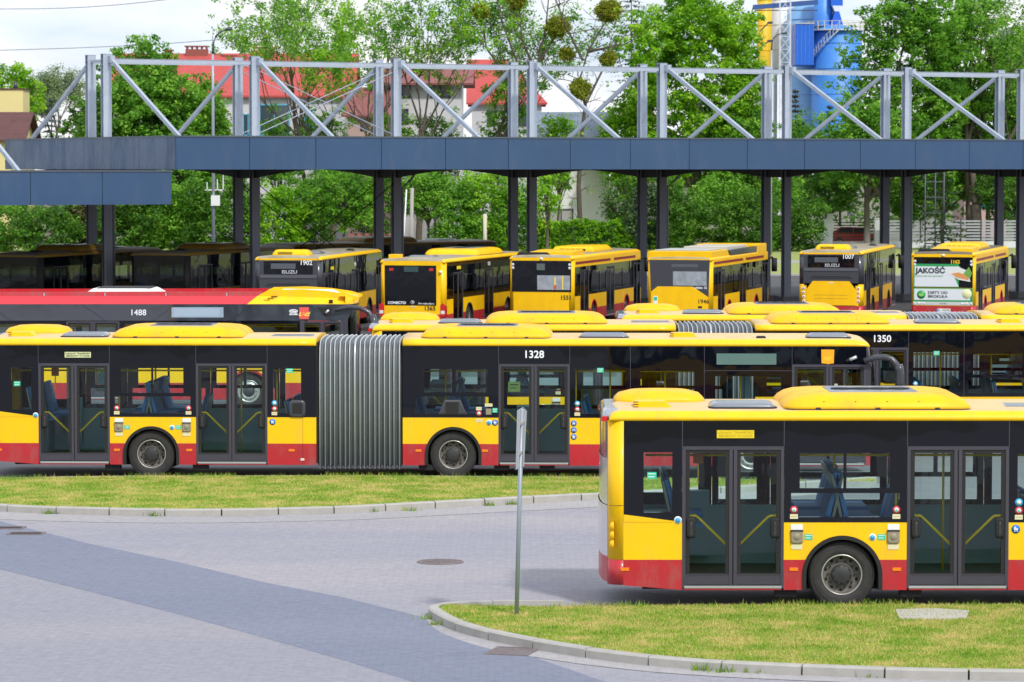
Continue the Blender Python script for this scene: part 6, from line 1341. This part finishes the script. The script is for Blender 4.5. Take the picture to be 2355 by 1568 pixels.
house('white_house','white house with blue-grey shingle roof and barred window above the hedge',1238,1400,272,9,262,322,WL2,TB,over=.6,wins=((1290,1308,398,432,DF,WG),(1262,1318,480,512,DF,mat('garage_grey',(.35,.34,.36),.7)),(1340,1356,340,370,DF,WG)))
house('yellow_house','yellow rendered house with brown tiled roof at left edge','' or -70,48,285,9,262,318,YW,TBR,over=.6,wins=((-30,-10,330,360,DF,WG),))
m=MB(); d=292; x0,x1=xat(-40,d),xat(57,d); m.box(x0,x1,d,d+4,0,zat(206,d),YW); m.box(x0-.1,x1+.1,d-.1,d+4.1,zat(206,d),zat(203,d),TBR); m.tube([(xat(36,d),d+1,zat(206,d)),(xat(36,d),d+1,zat(187,d))],.18,DGREY,8); tag(m.build('yellow_block'),'flat topped yellow block rising behind the brown tiled roof','building')
house('far_house','pale house with blue windows seen between trunks at the right',2215,2310,300,8,400,440,PK,TM,wins=((2250,2290,455,480,BF,mat('blue_pane',(.05,.3,.45),.3)),))
m=MB(); d=240; m.box(xat(805,d),xat(905,d),d,d+.3,0,1.3,BRK); 
for k in range(6): x=xat(808+k*18,d); m.box(x-.15,x+.15,d-.05,d+.35,0,1.5,BRK)
tag(m.build('brick_wall'),'low red brick garden wall behind bus 1902','wall')
# ---- works with silos far behind
d=430; s=F/d
SY=mat('silo_yellow',(.80,.50,.01),.5,noise=(.2,(.7,.42,.02),.6)); SW=mat('silo_white',(.66,.70,.76),.5,noise=(.3,(.56,.6,.68),.6)); SB=mat('silo_blue',(.035,.2,.66),.45,noise=(.25,(.09,.30,.70),.8)); SBD=mat('silo_deep_blue',(.01,.12,.62),.4); SBL=mat('silo_pale_blue',(.2,.4,.68),.5,noise=(.4,(.14,.32,.6),.7)); STL=mat('gantry_steel',(.4,.44,.5),.5); GY=mat('rail_yellow_grey',(.6,.55,.35),.6)
def cyl_silo(name,label,u0,u1,vt,vb,m_,dd=d,ribs=0,cone=0):
    t=empty(name,(xat((u0+u1)/2,dd),dd,0)); r=(u1-u0)/2/(F/dd); z1=zat(vt,dd); z0=max(0,zat(vb,dd)); m=MB(); m.lathe([(r,z0),(r,z1),(r*.3,z1+r*.25),(0,z1+r*.25)],(0,0,0),'z',m_,36); 
    z=z0+2.4
    while z<z1: m.lathe([(r+.002,z),(r+.06,z+.03),(r+.06,z+.1),(r+.002,z+.13)],(0,0,0),'z',m_,36); z+=3.2
    for k in range(ribs): a=math.pi+math.pi*k/(ribs-1); m.bar((r*1.01*math.cos(a),r*1.01*math.sin(a),z0),(r*1.01*math.cos(a),r*1.01*math.sin(a),z1),.1,.1,m_)
    m.build('shell',t)
    if z0>1:
        for a in range(4): q=MB(); aa=R(45+90*a); q.tube([(r*.8*math.cos(aa),r*.8*math.sin(aa),0),(r*.8*math.cos(aa),r*.8*math.sin(aa),z0+.1)],.2,STL,8); q.build('leg',t)
    tag(t,label,'silo'); return t
cyl_silo('yellow_silo','slim yellow silo at the left end of the works',1738,1771,-40,160,SY,d+8)
cyl_silo('white_silo','tall white silo right of the slim yellow one',1771,1812,-40,158,SW,d+10)
t=cyl_silo('blue_silo','tall ribbed blue silo behind the gantries, top out of view',1806,1910,22,320,SBL,d+6,ribs=14)
a=cyl_silo('blue_silo','broad bright blue silo with railed platform and diagonal stair',1862,1978,72,320,SB,d)
r=(1978-1862)/2/s; zt=zat(70,d)
m=MB(); m.lathe([(r+.5,zt-.1),(r+.5,zt+.05),(0,zt+.05)],(0,0,0),'z',STL,36); m.build('platform',a)
m=MB()
for h in (.5,1.05): m.lathe([(r+.46,zt+h),(r+.5,zt+h+.06),(r+.44,zt+h+.06)],(0,0,0),'z',GY,36)
for k in range(24): aa=2*math.pi*k/24; m.box((r+.46)*math.cos(aa)-.05,(r+.46)*math.cos(aa)+.05,(r+.46)*math.sin(aa)-.05,(r+.46)*math.sin(aa)+.05,zt,zt+1.1,GY)
m.build('railing',a)
m=MB(); z0=zat(150,d); pts=[]
for k in range(13): aa=R(195+75*k/12); pts.append(((r+.45)*math.cos(aa),(r+.45)*math.sin(aa),z0+(zt-z0)*k/12))
for o_ in (0,.9): 
    for p_,q_ in zip(pts[:-1],pts[1:]): m.bar((p_[0],p_[1]-.1,p_[2]+o_),(q_[0],q_[1]-.1,q_[2]+o_),.12,.14 if o_==0 else .07,STL)
for p_ in pts: m.box(p_[0]-.04,p_[0]+.04,p_[1]-.14,p_[1]-.06,p_[2],p_[2]+.9,STL)
m.build('stair',a)
m=MB(); m.box(xat(1818,d),xat(1860,d),d-5,d+2,zat(152,d),zat(58,d),SBD); m.box(xat(1817,d),xat(1861,d),d-5.1,d-4.9,zat(59,d),zat(56,d),STL); 
for k in range(5): x=xat(1822+k*9,d); m.box(x-.03,x+.03,d-5.06,d-5,zat(151,d),zat(60,d),SB)
tag(m.build('cladded_housing'),'deep blue cladded box hung left of the broad silo','industrial housing')
m=MB(); m.lathe([(1.2,zat(60,d)),(1.2,zat(-30,d)),(0,zat(-32,d))],(xat(1890,d),d+1,0),'z',SB,20); tag(m.build('blue_duct'),'upright blue duct above the broad silo platform','duct')
m=MB(); m.box(xat(1905,d),xat(1932,d),d-1,d+2,zat(14,d),zat(-30,d),SBD); m.prism([(xat(1908,d),zat(14,d)),(xat(1930,d),zat(14,d)),(xat(1924,d),zat(27,d)),(xat(1914,d),zat(27,d))],'y',d-1,d+2,SW); m.prism([(xat(1914,d),zat(27,d)),(xat(1924,d),zat(27,d)),(xat(1934,d),zat(62,d)),(xat(1904,d),zat(62,d))],'y',d-1,d+2,SBD); tag(m.build('hopper'),'blue and white hopper at the top edge above the platform','hopper')
def lattice(name,label,u,dd,vt,w,m_,step=1.6,rb=.05,cat='mast'):
    m=MB(); x=xat(u,dd); H=zat(vt,dd); h=w/2
    for a,b in ((-h,-h),(h,-h),(h,h),(-h,h)): m.bar((x+a,dd+b,0),(x+a,dd+b,H),rb*2,rb*2,m_,up=(0,1,0))
    z=0; k=0
    while z+step<H:
        for y in (-h,h): m.bar((x-h,dd+y,z),(x+h,dd+y,z+step),rb,rb,m_,up=(0,1,0)); m.bar((x+h,dd+y,z),(x-h,dd+y,z+step),rb,rb,m_,up=(0,1,0)); m.bar((x-h,dd+y,z),(x+h,dd+y,z),rb,rb,m_,up=(0,1,0))
        z+=step
    tag(m.build(name),label,cat); return m
lattice('ladder_mast','pale ladder mast between the white and blue silos',1802,d-8,-30,1.3,mat('mast_white',(.6,.63,.68),.5),rb=.04)
m=MB(); m.bar(pix(1731,17,d-6),pix(1880,5,d-6),.5,.6,mat('conveyor_blue',(.03,.09,.28),.5)); m.bar(pix(1735,24,d-6),pix(1880,24,d-6),.12,.12,DGREY); m.bar(pix(1731,17,d-6),pix(1727,35,d-6),.12,.12,DGREY); m.bar(pix(1722,35,d-6),pix(1735,36,d-6),.3,.3,DGREY); tag(m.build('conveyor'),'dark blue conveyor bridge at the top of the silos','conveyor')
for i,(a,b) in enumerate(((70,53),(108,95))): m=MB(); m.bar(pix(1745,a+4,d-3),pix(1766,b,d-3),.16,.16,DGREY); m.bar(pix(1764,b,d-3),pix(1776,b-1,d-3),.3,.3,DGREY); tag(m.build('floodlight'),('upper','lower')[i]+' floodlight arm sticking out of the yellow silo','floodlight','floodlights on the yellow silo')
m=MB(); dd=420; m.box(xat(2318,dd),xat(2420,dd),dd,dd+10,0,zat(62,dd),mat('pale_panel',(.5,.52,.54),.7)); 
for k in range(5): m.box(xat(2318,dd)-.02,xat(2420,dd),dd-.05,dd,zat(75+k*16,dd),zat(72+k*16,dd),DGREY)
tag(m.build('industrial_block'),'pale grey industrial block behind leaves at the right edge','building')
for u,dd,vt in ((648,900,-60),(1152,900,-60)): lattice('radio_mast','faint far radio mast %s'%('rising behind the thin maples at left' if u<900 else 'left of the mistletoe trees'),u,dd,vt,1.6,mat('far_mast',(.5,.52,.56),.7),step=4,rb=.06)
